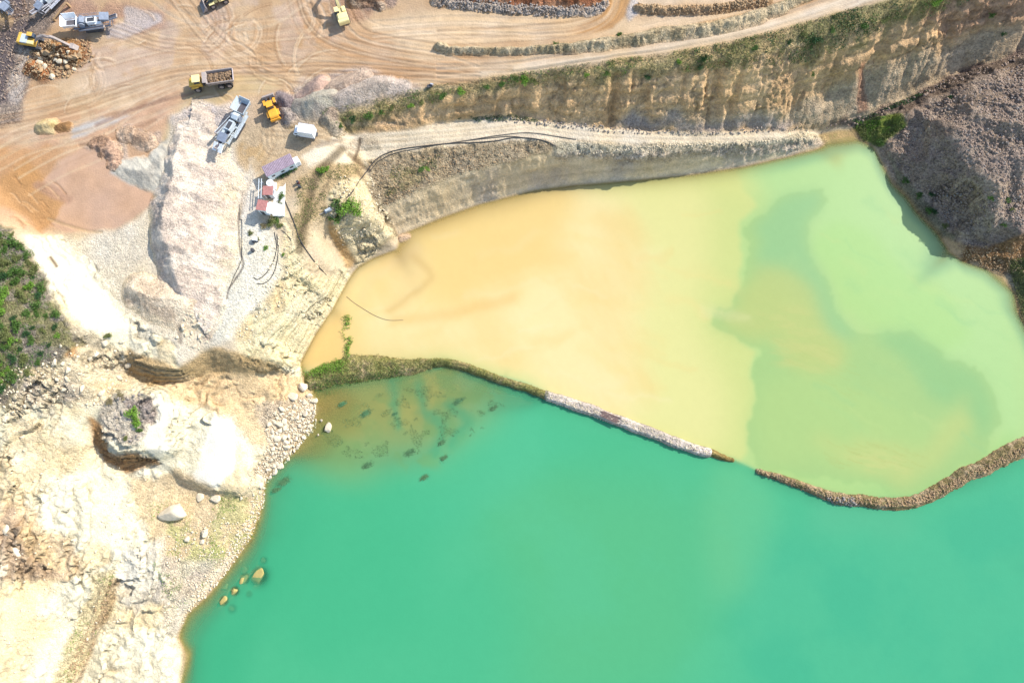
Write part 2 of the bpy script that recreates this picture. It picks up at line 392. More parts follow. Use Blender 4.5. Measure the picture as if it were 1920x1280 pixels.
# bench and rise beside the huts
paint([(560,300),(640,245),(760,240),(900,218),(960,218),(1150,240),(1330,247),(1535,245),(1545,262),(1480,266),(1300,276),(1040,268),(850,275),(740,290),(690,320),(640,300),(590,330)], (244,226,198), 1.5, .6, peb=.25, rk=.08)
paint([(640,262),(700,256),(720,285),(690,290),(650,280)], (212,196,172), 2, .5, peb=.7)
paint([(560,330),(600,310),(680,290),(690,330),(640,350),(615,400),(590,440),(560,480),(545,440),(560,380)], (204,176,134), 2, .8, peb=.6, rk=.12)
paint([(535,400),(560,480),(570,520),(600,520),(650,500),(660,530),(600,620),(560,690),(500,690),(440,655),(470,600),(520,520),(530,460)], (248,230,186), 2, .8, peb=.5, rk=.6)
paint([(560,560),(620,520),(600,600),(540,620)], (246,232,200), 3, .8, a=.8, peb=.5, rk=.4)
paint([(540,500),(600,490),(560,560),(480,640),(440,640)], (240,210,160), 2, .8, a=.8, peb=.6, rk=.4, n=(4,.45))
paint([(640,340),(700,325),(724,394),(748,446),(700,480),(664,498),(640,460),(620,410),(610,380)], (244,222,178), 1.5, .5, peb=.6, rk=.8)
paint([(615,410),(640,440),(665,490),(650,502),(625,450)], (214,176,124), 1, .4, rk=.5)
paint([(688,300),(740,284),(850,274),(960,262),(1040,268),(1030,290),(950,308),(860,332),(790,358),(722,392),(700,370)], (196,174,142), 1, .4, peb=1, rk=.5)
paint([(740,310),(820,300),(840,320),(780,345),(720,375)], (176,158,116), 3, .6, a=.7, peb=1, n=(4,.5))
# lower cut face
FACE_LO = [(722,390),(790,356),(860,330),(950,306),(1030,288),(1100,286),(1200,285),(1300,281),(1400,275),(1480,267),(1535,262),(1552,271),(1530,283),(1480,295),(1400,313),(1300,328),(1200,338),(1080,348),(1000,358),(900,383),(830,408),(762,436),(745,440)]
paint(FACE_LO, (252,230,182), .4, .3, peb=.3, rk=.2)
paint(FACE_LO, (224,208,176), .4, .3, a=.8, n=(7,.58))
paint([(1040,266),(1150,270),(1280,270),(1400,264),(1540,254),(1556,270),(1500,285),(1400,292),(1300,297),(1200,298),(1100,300),(1040,292)], (228,212,182), 1.0, .4, peb=1, rk=.5)
# upper cliff
FACE_UP = [(636,228),(700,212),(760,196),(830,183),(900,170),(960,158),(1050,146),(1200,135),(1300,125),(1400,110),(1500,86),(1600,56),(1700,22),(1800,-12),(1950,-64),(2200,-100),(2100,40),(1920,100),(1850,124),(1780,145),(1700,180),(1650,205),(1580,230),(1500,246),(1430,247),(1330,248),(1230,246),(1150,240),(1080,234),(1020,226),(960,221),(900,219),(850,227),(760,242),(655,250)]
paint(FACE_UP, (226,192,140), .4, .3, peb=.5, rk=.62, k=1.3)
paint(FACE_UP, (212,180,132), .4, .3, a=.7, n=(6,.52))
paint([(1180,215),(1330,215),(1500,205),(1700,110),(1920,40),(2000,60),(1920,104),(1780,145),(1650,205),(1530,248),(1330,250),(1150,240)], (210,192,156), 2, .8, a=.9, peb=.7, rk=.22)
paint([(1140,236),(1230,244),(1330,247),(1430,246),(1500,240),(1480,222),(1330,228),(1200,222)], (196,184,168), 2, .5, a=.8)
paint([(1610,120),(1625,120),(1628,205),(1608,212)], (176,128,100), .6, .3, a=.7)
paint([(1800,-10),(1920,-60),(2000,20),(1800,60),(1700,60)], (184,148,120), 2, .8, a=.7)
LIP = [(600,214),(680,192),(760,173),(830,159),(900,149),(960,139),(1100,118),(1200,107),(1300,92),(1450,60),(1600,17),(1700,-6),(1850,-60),(1850,-20),(1700,36),(1600,70),(1500,100),(1400,122),(1300,137),(1200,146),(1050,156),(960,166),(900,178),(830,192),(760,206),(700,222),(640,244)]
paint(LIP, (216,188,138), 1.5, .5, peb=.7, rk=.25)
paint(LIP, (160,150,98), 1.5, .5, a=.6, peb=.7, n=(3.5,.53))
paint([(1300,92),(1450,60),(1600,17),(1700,-6),(1850,-60),(1850,-10),(1700,60),(1600,100),(1500,130),(1400,140),(1300,150)], (150,144,96), 2.5, .6, a=.7, n=(4,.5))
paint([(620,210),(700,205),(700,235),(650,248),(625,235)], (140,134,88), 1.5, .4, a=.7, n=(3,.45))
# haul road
ROAD = [(560,188),(700,150),(820,128),(960,118),(1100,96),(1200,84),(1300,70),(1440,38),(1560,2),(1640,-30),(1760,-30),(1700,-8),(1610,16),(1450,60),(1310,90),(1200,106),(1100,116),(960,138),(830,156),(760,172),(680,192),(620,205)]
paint(ROAD, (222,192,150), .8, .6, peb=.08, rk=.02)
paint([(960,122),(1200,92),(1440,42),(1560,4),(1640,-20),(1700,-14),(1600,12),(1440,56),(1200,100),(960,134),(860,148),(860,140)], (244,226,194), .6, .8, a=.9)
paint([(600,96),(640,60),(700,70),(760,110),(900,120),(900,140),(780,158),(700,150),(640,130)], (196,156,112), 3, 1.5, a=.75)
# grey gravel heaps ground by the yellow truck
paint([(520,178),(600,140),(690,124),(740,150),(800,165),(760,172),(680,192),(640,206),(620,230),(560,236),(520,205)], (196,182,168), 2, .8, a=.8, peb=.6)
# hillside, lower left
HILL = [(-400,700),(0,740),(72,702),(122,662),(136,620),(110,580),(60,462),(60,440),(112,446),(180,500),(255,600),(335,650),(340,690),(400,690),(520,684),(560,682),(592,740),(592,800),(545,850),(495,900),(490,950),(440,1050),(350,1150),(333,1190),(345,1260),(335,1400),(-400,1500)]
paint(HILL, (252,240,208), 1.5, .6, peb=.35, rk=.5)
paint(HILL, (240,212,162), 1.5, .6, a=.65, n=(11,.56))
paint([(0,700),(130,650),(250,660),(250,720),(190,760),(60,770),(0,790)], (236,214,180), 3, 1, a=.8, peb=.8, rk=1.25)
paint([(20,720),(120,700),(160,760),(60,800),(0,800)], (196,182,168), 3, .8, a=.6, peb=.9, rk=.8, n=(3,.5))
paint([(150,445),(200,470),(260,560),(300,640),(255,645),(200,600),(150,520),(110,470)], (236,222,196), 2.5, 1, a=.6, peb=.5)
paint([(0,600),(120,700),(250,720),(160,850),(80,930),(0,930)], (240,214,170), 3, 1, a=.6, peb=.7, rk=1.0, n=(7,.5))
paint([(20,880),(120,860),(240,960),(180,1100),(60,1160),(0,1060)], None, 2, 1, rk=.9, n=(6,.52))
paint([(60,440),(110,450),(190,530),(250,620),(200,640),(150,600),(110,540)], (250,240,214), 2, .8, peb=.2, rk=.25)
paint([(130,600),(180,620),(200,660),(150,680),(120,660)], (206,188,160), 3, .8, a=.8, peb=.7, rk=.5)
paint([(90,640),(135,632),(140,665),(100,672),(80,655)], (212,160,104), 1.5, .5, a=.9)
paint([(240,650),(335,690),(400,650),(520,680),(530,700),(400,712),(280,724),(236,700)], (210,176,126), 1.0, .4, a=.9, peb=.6, rk=.4)
paint([(300,715),(400,700),(540,700),(590,740),(590,800),(530,850),(470,840),(440,780),(350,760)], (240,208,162), 2, .8, a=.95, peb=.5, rk=.3)
paint([(480,760),(590,740),(588,805),(540,856),(498,900),(470,890),(500,840)], (222,200,170), 2, .6, a=.9, peb=1, rk=.25)
paint([(400,780),(440,790),(440,880),(410,918),(360,905),(375,860)], (252,246,228), 1, .5, peb=.1, rk=.12)
paint([(285,735),(325,760),(325,840),(290,860),(270,820),(290,780)], (252,244,224), 1, .4, peb=.15, rk=.2)
paint([(186,760),(230,737),(285,737),(290,800),(250,840),(200,830)], (232,216,192), 2, .5, peb=.8, rk=.7)
paint([(225,745),(285,740),(292,790),(262,830),(225,835),(215,800),(240,780)], (170,156,150), 2.5, .4, a=.9, peb=.9, rk=.8, n=(2.5,.42))
paint([(165,780),(190,800),(210,850),(250,850),(290,860),(300,872),(240,882),(195,868),(170,830)], (206,160,110), 1, .4, peb=.5, rk=.6)
paint([(240,890),(340,880),(430,930),(490,935),(480,1000),(430,1060),(370,1120),(310,1100),(270,1000)], (232,204,160), 2.5, 1, a=.95, peb=.6, rk=.15)
paint([(400,930),(490,930),(490,1000),(440,1050),(400,1030)], (206,200,140), 3, .8, a=.7, peb=.8, n=(4,.48))
paint([(240,940),(300,960),(330,1060),(310,1180),(360,1110),(430,1060),(470,990),(350,980)], (204,206,130), 3, .6, a=.6, peb=.8, n=(3,.54))
paint([(300,1050),(430,1050),(350,1140),(335,1190),(300,1180)], (226,210,190), 2.5, .8, a=.7, peb=.9)
paint([(0,930),(60,960),(140,1000),(160,1080),(80,1080),(20,1060),(0,1020)], (222,184,138), 3, .6, a=.6, peb=.5, rk=.9)
paint([(0,950),(35,960),(60,1040),(110,1070),(60,1090),(0,1080)], (206,178,150), 2, .4, a=.8, peb=.6, rk=1.3)
paint([(195,1070),(226,1085),(215,1135),(175,1200),(140,1290),(90,1300),(120,1210),(160,1140)], (226,206,160), 2.5, .6, a=.85, peb=1, rk=.2)
paint([(215,1085),(228,1088),(210,1140),(185,1200),(150,1290),(138,1290),(170,1200),(196,1140)], (184,156,120), 1, .3, a=.8, peb=1)
paint([(225,1040),(300,1000),(310,1120),(260,1160),(230,1120)], (230,226,220), 3, 1, a=.5)
# scrub hill soil
paint([(-400,380),(0,428),(30,437),(62,470),(85,520),(110,580),(134,622),(118,662),(72,702),(0,745),(-400,760)], (150,142,104), 4, .5, peb=.9, rk=.4)
paint([(-10,430),(30,437),(62,470),(90,540),(70,560),(30,500)], (150,138,130), 3, .4, a=.8, n=(3,.45))
paint([(-60,430),(30,437),(62,470),(134,622),(118,662),(0,745),(-60,745)], (158,146,134), 3, .4, a=.8, peb=1, n=(2.4,.55))
# spoil heap
HEAP = [(1595,228),(1650,205),(1700,180),(1780,144),(1850,123),(1920,98),(2300,-50),(2400,700),(2000,760),(1912,590),(1903,550),(1890,518),(1850,505),(1800,488),(1780,472),(1720,402),(1672,345),(1650,300),(1640,277),(1608,262)]
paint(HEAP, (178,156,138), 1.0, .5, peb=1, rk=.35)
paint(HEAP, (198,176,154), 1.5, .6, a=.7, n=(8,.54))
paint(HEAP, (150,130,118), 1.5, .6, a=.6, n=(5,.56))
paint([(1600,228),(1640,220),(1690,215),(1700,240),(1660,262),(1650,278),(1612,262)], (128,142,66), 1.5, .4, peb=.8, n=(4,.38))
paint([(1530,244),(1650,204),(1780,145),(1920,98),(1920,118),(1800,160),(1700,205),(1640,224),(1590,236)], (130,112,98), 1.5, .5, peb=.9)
paint([(1655,290),(1700,340),(1745,390),(1790,440),(1770,468),(1720,405),(1680,350)], (150,140,112), 1.5, .4, peb=.8)
paint([(1792,458),(1850,466),(1900,440),(1960,430),(1960,520),(1900,512),(1850,503),(1800,487)], (158,122,84), 1.2, .4, peb=1, rk=.3)
paint([(1765,440),(1800,458),(1802,486),(1778,474)], (214,180,138), 1, .4, peb=.3)
paint([(1890,485),(1960,480),(1960,640),(1915,600),(1905,550)], (118,116,76), 1.2, .4, peb=1)
GC += (A(*FARLAND).astype(np.float32) - GC) * far[..., None].astype(np.float32)
# wet margins and pond bed (a fixed stain at and below the water line)
wet = np.clip((0.35 - ZB) / 0.5, 0, 1)
GC[:] = GC * (1 - wet[..., None]) + wet[..., None] * A(178,146,84).astype(np.float32)
RK *= 1 - 0.6 * wet

# ---- vehicle tracks: ruts pressed into the yard and road
def stroke(pw, w, dz, rgb=None, a=0.5, seg=False, soft=1.0):
    s, d = line_dist(pw, w * 2, 0.15)
    m = np.clip(1.5 - d / w, 0, 1)
    if seg: m = m * (0.55 + 0.45 * (vnoise(XX[s] * 1.2, YY[s] * 1.2, seed=3) > .45))
    ZZ[s] += dz * m
    if rgb is not None: GC[s] += (A(*rgb).astype(np.float32) - GC[s]) * (m * a)[..., None].astype(np.float32)
def ruts(pts, gauge=2.2, w=0.35, n=1, spread=1.0, light=None):
    c = smooth_line(zone_pts(pts))
    if len(c) < 2: return
    t = np.gradient(c, axis=0); t /= np.linalg.norm(t, axis=1)[:, None] + 1e-9
    nrm = np.stack([-t[:, 1], t[:, 0]], 1)
    for k in range(n):
        off = random.uniform(-spread, spread)
        for sgn in (-1, 1):
            o = c + nrm * (off + sgn * gauge / 2)
            if random.random() < .5: stroke(o, w, -0.04, (178,140,100), random.uniform(.08,.28))
            else: stroke(o, w, -0.03, (238,212,174), random.uniform(.08,.3))
            stroke(o + nrm * w * 1.4, w * .6, 0.03)
main_paths = [
 ([(330,-30),(400,60),(470,110),(560,140),(700,150),(860,140)], 5, 3),
 ([(560,-20),(580,40),(620,75),(700,100),(820,120),(960,122)], 7, 3),
 ([(640,-20),(660,40),(700,70),(820,90),(900,115)], 3, 3),
 ([(0,210),(100,190),(220,150),(330,120),(450,115),(600,110),(760,118),(900,128)], 7, 5),
 ([(0,240),(120,220),(250,190),(340,160),(450,140),(560,140)], 5, 4),
 ([(100,130),(200,110),(330,80),(450,70),(560,60),(640,50)], 5, 4),
 ([(250,-20),(330,40),(420,60),(520,50),(600,-10)], 4, 3),
 ([(340,170),(260,200),(150,240),(60,260),(-20,300)], 6, 3),
 ([(400,150),(300,190),(200,260),(110,300),(40,340)], 3, 3),
 ([(820,132),(960,126),(1100,105),(1250,84),(1400,55),(1520,20),(1600,-10)], 6, 1.6),
 ([(820,142),(960,132),(1100,110),(1250,90),(1400,62),(1560,14),(1660,-20)], 4, 1.2),
 ([(700,60),(850,50),(1000,55),(1080,50),(1130,25),(1145,-20)], 6, 2),
 ([(820,80),(980,72),(1080,62),(1140,40),(1165,0),(1165,-30)], 5, 2),
 ([(1200,50),(1300,30),(1400,10),(1460,-10)], 2, 1.5),
 ([(500,230),(520,260),(500,300),(470,340),(455,400)], 3, 1.6),
 ([(520,190),(505,230),(510,280),(580,260),(640,250),(760,250)], 2, 1),
 ([(500,240),(560,245),(640,262),(720,262),(860,250),(1000,238),(1100,250),(1300,258),(1450,256)], 3, 1.0),
 ([(180,40),(240,60),(300,80),(400,90)], 3, 2),
]
for pts, n, sp in main_paths: ruts(pts, 2.3, .32, n, sp)
def arcs(cx, cy, r, a0, a1, n, dr, sq=1.0):
    c = zone_pts([(cx, cy)])[0]
    for k in range(n):
        rr = (r + k * dr) * .127
        th = np.radians(np.linspace(a0 + random.uniform(-8, 8), a1 + random.uniform(-8, 8), 14))
        p = np.stack([c[0] + rr * np.cos(th), c[1] + rr * sq * np.sin(th)], 1)
        stroke(p, .22, random.choice((-.04, .05)), random.choice(((236,208,170), (184,148,108))), random.uniform(.15, .55))
arcs(150,155,14,-60,50,7,6)
arcs(200,110,14,150,260,4,5)
arcs(370,45,22,-60,70,8,7)
arcs(470,60,16,130,240,6,6)
arcs(440,60,40,-90,20,5,6)
arcs(560,40,26,-40,70,6,5)
arcs(520,110,30,180,290,5,6)
for k in range(45):
    px, py = random.uniform(20, 640), random.uniform(10, 200)
    if py > 240 - px * .2 and px < 300: continue
    x, y, z = G(px, py)
    a = random.uniform(0, math.pi); r = random.uniform(3, 12); da = random.uniform(.3, 1.4)
    th = np.linspace(a, a + da, 10); cx = x[0] - r * math.cos(a); cy = y[0] - r * math.sin(a)
    for o in (0, .55):
        stroke(np.stack([cx + (r + o) * np.cos(th), cy + (r + o) * np.sin(th)], 1), .17, random.choice((-.05, .06)), random.choice(((238,214,176), (184,148,108), (170,134,96))), random.uniform(.3, .6))
# dark drainage stains and wheel marks elsewhere
for pts, w, c, a in (
 ([(90,410),(150,430),(190,436)], .35, (200,170,130), .5), ([(448,400),(450,470),(455,500),(430,540),(425,560)], .22, (120,110,105), .8),
 ([(455,360),(448,420)], .2, (130,120,112), .7), ([(620,330),(560,440),(555,470)], .3, (120,104,84), .4), ([(640,280),(600,320),(585,350),(570,420),(560,470)], .9, (110,96,74), .75),
 ([(595,275),(640,262)], .5, (130,115,100), .5), ([(290,225),(200,265),(150,272)], .4, (176,140,108), .6), ([(360,175),(250,205),(180,235)], .5, (150,112,90), .5),
 ([(400,540),(408,560),(405,585)], .8, (150,136,130), .8), ([(392,585),(388,630)], 1.0, (200,176,156), .8), ([(335,600),(338,640)], .5, (140,128,118), .7),
 ([(675,260),(672,280),(665,300)], .3, (110,92,76), .8), ([(655,290),(680,310),(690,318)], .6, (120,98,76), .7), ([(670,320),(690,350),(716,395),(744,440)], .5, (128,108,84), .6),
 ([(440,720),(455,745),(490,742)], .18, (150,120,90), .6),  ([(95,482),(108,500)], .3, (130,104,74), .9)):
    stroke(smooth_line(zone_pts(pts)), w, -.12, c, a)
s_, d_ = line_dist(smooth_line(zone_pts([(648,268),(652,275),(700,262)])), 1)
# silt ripples in the orange basin
for k in range(14):
    px, py = random.uniform(20, 110), random.uniform(330, 420)
    if py < 330 + 0: continue
    a = -0.6 + random.uniform(-.15, .15); l = random.uniform(2, 5)
    x, y, z = G(px, py)
    th = np.linspace(0, 1, 6)
    stroke(np.stack([x[0] + l * th * math.cos(a), y[0] + l * th * math.sin(a) + .3 * np.sin(th * 5)], 1), .2, random.choice((-.1, -.06, .08)), random.choice(((186,138,92), (232,190,144))), .45)

# ------------------------------------------------------------------ rock relief
hm_ = np.zeros(XX.shape)
for pl_ in (HILL, [(535,400),(640,340),(700,325),(724,394),(748,446),(660,530),(600,620),(560,690),(500,690),(440,655),(470,600),(520,520)]):
    s_, m_ = poly_mask(zone_pts(pl_), 1, 1.5); hm_[s_] = np.maximum(hm_[s_], m_ * (1 if pl_ is HILL else .45))
rug = np.clip((fbm(XX, YY, sc=13, oct=3, seed=15) - .46) * 9 + .5, 0, 1) * hm_ * np.clip((RK - .14) * 6, 0, 1) * np.clip((ZB - 1) / 2, 0, 1)
t_ = (ZZ + 1.6 * (fbm(XX, YY, sc=5, oct=4, seed=16) - .5) * 2) / 1.3
f_ = t_ - np.floor(t_); st_ = np.clip((f_ - .5) / .16 + .5, 0, 1)
ZZ += rug * 1.6 * (st_ - f_) * .95
gy, gx = np.gradient(ZZ, GY, GX)
slope = np.hypot(gx, gy)
nl = np.sqrt(1 + slope ** 2)
NXv, NYv, NZv = -gx / nl, -gy / nl, 1 / nl
steep = np.clip((slope - .45) / 1.2, 0, 1)
near = 1 - far
x, y, z = XX, YY, ZZ
rw = RK * near * (0.45 + 0.9 * steep) * (1 - .28 * hm_)
d_big = (ridged(x, y, z * 1.4, sc=9, oct=3, seed=3) - .55) * 2.0
d_sm = (fbm(x, y, z, sc=1.8, oct=3, seed=8) - .5) * 0.6
disp = rw * (d_big + d_sm)
sel = (rw > .12)
cl_ = np.zeros(XX.shape)
for fc in (FACE_UP, FACE_LO):
    s_, m_ = poly_mask(zone_pts(fc), .3, .5); cl_[s_] = np.maximum(cl_[s_], m_)
patch_ = np.clip((fbm(XX, YY, sc=6, oct=3, seed=19) - .47 - .02 * hm_) * 9 + .5, 0.05, 1)
DET = (1 - .72 * cl_) * patch_
DET = np.where(cl_ > .5, .25 + .35 * np.clip((patch_ - .3) * 2, 0, 1), DET)
disp -= rw * d_sm * cl_ * .6
disp -= rw * d_big * cl_ * .55 * np.clip((XX - 45) / 15, 0, 1)
e, rid = cells(x[sel] + WX[sel], y[sel] + WY[sel], z[sel] * 1.5, 2.2, 5)
e2, rid2 = cells(x[sel], y[sel], z[sel] * 1.4, .9, 9)
disp[sel] += rw[sel] * DET[sel] * ((rid - .5) * 1.3 - np.clip(.16 - e, 0, 1) * 2.2 + (rid2 - .5) * .8 - np.clip(.14 - e2, 0, 1) * 1.2)
# horizontal beds on steep rock
beds = (vnoise(z * 1.1 + .6 * WX, z * 0 + .5, seed=77) - .5) * 1.1 + (vnoise(z * 3.2 + .8 * WX, z * 0 + .5, seed=78) - .5) * .5
disp += beds * rw * steep * .9
rib = fbm(x * 1.0, y * .6, z * .12, sc=1.1, oct=2, seed=66) - .5
disp += rib * cl_ * steep * .35
# vertical gullies in the upper cliff
up_s, up_m = poly_mask(zone_pts(FACE_UP), .5, 1)
g1 = ridged(x[up_s], y[up_s] * .35, sc=9, oct=3, seed=91)
disp[up_s] -= up_m * np.clip(g1 - .62, 0, 1) * 6.5 * np.clip((z[up_s] - 3) / 6, 0, 1)
# pebbly micro relief
disp += PEB * near * (fbm(x, y, z, sc=.8, oct=2, seed=41) - .5) * .28
disp += near * .05 * (fbm(x, y, sc=2.5, oct=3, seed=43) - .5)
# furrows combed down the spoil heap
hs, hm = poly_mask(zone_pts(HEAP), .5, 2)
fur = ridged(x[hs] * .35 + y[hs] * .9 + 6 * WX[hs], x[hs] * .9 - y[hs] * .1, sc=7, oct=4, seed=12)
disp[hs] += hm * (fur - .55) * 2.9 * np.clip(z[hs] / 3, 0, 1)
# keep the shoreline where it is
keep = np.clip(abs(ZB) / 1.2, .12, 1)
disp *= keep
disp = np.where(ZB > .3, disp, disp * .4)
PX = XX + NXv * disp; PY = YY + NYv * disp; PZ = ZZ + NZv * disp
# heights for placing things on the displaced ground
ZZ = ZZ + NZv * disp * np.where(steep > .5, .6, 1)
# ground colour is darkened along the cracks between blocks
tmp = np.ones(XX.shape, np.float32); tmp[sel] = 1 - (.42 + .12 * hm_[sel]) * DET[sel] * np.clip(.12 - e, 0, .12) / .12 * np.clip(rw[sel] * 2, 0, 1)
tv_ = 1 + (fbm(x, y, z * 2, sc=2.2, oct=4, seed=61) - .5) * .35 * near
bv = np.ones(XX.shape, np.float32); bv[sel] = 1 + (rid - .5) * .22 * DET[sel]
streak = fbm(x * 1.6, y * .4, z * .15, sc=1.6, oct=3, seed=67) - .5
bv += cl_ * steep * streak * .18 + cl_ * steep * (vnoise(z * 1.3 + 1.2 * WX, z * 0, seed=68) - .5) * .34
GC *= (tmp * bv * tv_)[..., None].astype(np.float32)
hue = (fbm(x, y, z, sc=6, oct=3, seed=71) - .5) * near
GC[..., 0] *= 1 + .10 * hue; GC[..., 2] *= 1 - .22 * hue
GC[..., 1] *= 1 - .06 * cl_; yd_ = np.zeros(XX.shape); s_, m_ = poly_mask(zone_pts(YARD), 1, 2); yd_[s_] = m_
GC[..., 0] *= 1.01; GC[..., 2] *= .95 + .09 * yd_
GC[:] = np.clip(GC, 0.01, .86)

# ------------------------------------------------------------------ materials
def newmat(name, spec=.25, rough=.9):
    m = bpy.data.materials.new(name); m.use_nodes = True
    b = m.node_tree.nodes['Principled BSDF']
    b.inputs['Roughness'].default_value = rough
    b.inputs['Specular IOR Level'].default_value = spec
    return m, m.node_tree, b
def mat(name, rgb, rough=.7, metal=0.0, var=.25, sc=1.5, spec=.3, dirt=None, bump=.0):
    """plain paint, metal, rock... with procedural mottling; rgb = base colour (linear)"""
    m, nt, b = newmat(name, spec, rough)
    b.inputs['Metallic'].default_value = metal
    tc = nt.nodes.new('ShaderNodeTexCoord')
    n = nt.nodes.new('ShaderNodeTexNoise'); n.inputs['Scale'].default_value = sc; n.inputs['Detail'].default_value = 6; n.inputs['Roughness'].default_value = .65
    nt.links.new(tc.outputs['Object'], n.inputs['Vector'])
    r = nt.nodes.new('ShaderNodeValToRGB')
    c = Vector(rgb)
    r.color_ramp.elements[0].position = .3; r.color_ramp.elements[0].color = (*(c * (1 - var)), 1)
    r.color_ramp.elements[1].position = .7; r.color_ramp.elements[1].color = (*(c * (1 + var)), 1)
    if dirt is not None:
        e = r.color_ramp.elements.new(.36); e.color = (*(c * (1 - var * .4)), 1)
        r.color_ramp.elements[0].color = (*dirt, 1)
    nt.links.new(n.outputs['Fac'], r.inputs['Fac'])
    nt.links.new(r.outputs['Color'], b.inputs['Base Color'])
    if bump:
        bp = nt.nodes.new('ShaderNodeBump'); bp.inputs['Strength'].default_value = 1; bp.inputs['Distance'].default_value = bump
        nt.links.new(n.outputs['Fac'], bp.inputs['Height']); nt.links.new(bp.outputs['Normal'], b.inputs['Normal'])
    return m
def earth_material(name):
    m, nt, b = newmat(name, .12, .95)
    N = nt.nodes; K = nt.links
    col = N.new('ShaderNodeAttribute'); col.attribute_name = 'Col'
    peb = N.new('ShaderNodeAttribute'); peb.attribute_name = 'Peb'
    tc = N.new('ShaderNodeTexCoord')
    n1 = N.new('ShaderNodeTexNoise'); n1.inputs['Scale'].default_value = 2.6; n1.inputs['Detail'].default_value = 7; n1.inputs['Roughness'].default_value = .7
    vo = N.new('ShaderNodeTexVoronoi'); vo.inputs['Scale'].default_value = 1.9; vo.inputs['Randomness'].default_value = 1
    vf = N.new('ShaderNodeTexVoronoi'); vf.inputs['Scale'].default_value = 3.6
    for q in (n1, vo, vf): K.new(tc.outputs['Object'], q.inputs['Vector'])
    # brightness factor = 1 + peb * (pebble tone - .5) + small noise
    sep = N.new('ShaderNodeSeparateColor'); K.new(vo.outputs['Color'], sep.inputs['Color'])
    sep2 = N.new('ShaderNodeSeparateColor'); K.new(vf.outputs['Color'], sep2.inputs['Color'])
    def M(op, a, bb, c=None):
        q = N.new('ShaderNodeMath'); q.operation = op
        for i, v in enumerate((a, bb, c)):
            if v is None: continue
            if isinstance(v, (int, float)): q.inputs[i].default_value = v
            else: K.new(v, q.inputs[i])
        return q.outputs[0]
    av = M('MULTIPLY_ADD', sep.outputs[0], .45, M('MULTIPLY', sep2.outputs[0], .55))
    pv = M('MULTIPLY', M('SUBTRACT', av, .5), M('MULTIPLY', peb.outputs['Fac'], 1.1))
    nv = M('MULTIPLY', M('SUBTRACT', n1.outputs['Fac'], .5), M('MULTIPLY_ADD', peb.outputs['Fac'], .5, .3))
    fac = M('ADD', M('ADD', pv, nv), 1.0)
    mx = N.new('ShaderNodeVectorMath'); mx.operation = 'SCALE'
    K.new(col.outputs['Color'], mx.inputs[0]); K.new(fac, mx.inputs['Scale'])
    K.new(mx.outputs['Vector'], b.inputs['Base Color'])
    h = M('ADD', M('MULTIPLY', M('SUBTRACT', 1.0, vo.outputs['Distance']), M('MULTIPLY', peb.outputs['Fac'], .20)),
          M('ADD', M('MULTIPLY', M('SUBTRACT', 1.0, vf.outputs['Distance']), M('MULTIPLY', peb.outputs['Fac'], .20)), M('MULTIPLY', n1.outputs['Fac'], M('MULTIPLY_ADD', peb.outputs['Fac'], .35, .10))))
    bp = N.new('ShaderNodeBump'); bp.inputs['Strength'].default_value = 1; bp.inputs['Distance'].default_value = 1.0
    K.new(h, bp.inputs['Height']); K.new(bp.outputs['Normal'], b.inputs['Normal'])
    return m
M_EARTH = earth_material('earth')

# ------------------------------------------------------------------ object helpers
def tag(o, label=None, cat=None, group=None, kind=None):
    if label: o['label'] = label
    if cat: o['category'] = cat
    if group: o['group'] = group
    if kind: o['kind'] = kind
    return o
def raw_mesh(name, verts, faces, m, parent=None, smooth=False, attrs=None):
    """verts (n,3) array, faces (k,3|4) array"""
    me = bpy.data.meshes.new(name)
    verts = np.ascontiguousarray(verts, np.float32); faces = np.ascontiguousarray(faces, np.int32)
    k = faces.shape[1]
    me.vertices.add(len(verts)); me.vertices.foreach_set('co', verts.ravel())
    me.loops.add(faces.size); me.loops.foreach_set('vertex_index', faces.ravel())
    me.polygons.add(len(faces)); me.polygons.foreach_set('loop_start', np.arange(len(faces), dtype=np.int32) * k)
    me.update(calc_edges=True)
    if smooth: me.polygons.foreach_set('use_smooth', np.ones(len(faces), bool))
    if attrs:
        for an, av in attrs.items():
            av = np.asarray(av, np.float32)
            if av.ndim == 2:
                at_ = me.color_attributes.new(an, 'FLOAT_COLOR', 'POINT')
                at_.data.foreach_set('color', np.hstack([av, np.ones((len(av), 1), np.float32)]).ravel())
            else:
                at_ = me.attributes.new(an, 'FLOAT', 'POINT'); at_.data.foreach_set('value', av)
    me.materials.append(m)
    o = bpy.data.objects.new(name, me); COL.objects.link(o)
    if parent: o.parent = parent
    return o
# split the one sheet of ground into its named stretches
SHEETS = ['ground', 'road', 'cliff', 'cliff', 'hillside', 'spoil_heap', 'bench_path']
lab = np.zeros(XX.shape, np.int8)
for k, pl in ((4, HILL + []), (5, HEAP), (6, [(560,300),(640,245),(760,240),(900,218),(960,218),(1150,240),(1330,247),(1535,245),(1545,262),(1480,268),(1300,283),(1030,291),(860,333),(722,392),(690,320),(640,300),(590,330)]), (1, ROAD), (2, FACE_UP), (3, FACE_LO)):
    s, m_ = poly_mask(zone_pts(pl), .6, 0); lab[s][m_ > .5] = k
def emit_grid(facemask, name, m, attrs, P=None, normals=True):
    iy, ix = np.nonzero(facemask)
    v = np.stack([iy * NX + ix, iy * NX + ix + 1, (iy + 1) * NX + ix + 1, (iy + 1) * NX + ix], 1)
    u, inv = np.unique(v, return_inverse=True)
    inv = inv.reshape(v.shape)
    P = P if P is not None else GPOS
    o = raw_mesh(name, P[u], inv, m, None, True, {k: a.reshape(-1, *a.shape[2:])[u] for k, a in attrs.items()})
    if normals: o.data.normals_split_custom_set_from_vertices(GNRM[u])
    return o
GPOS = np.stack([PX, PY, PZ], -1).reshape(-1, 3)
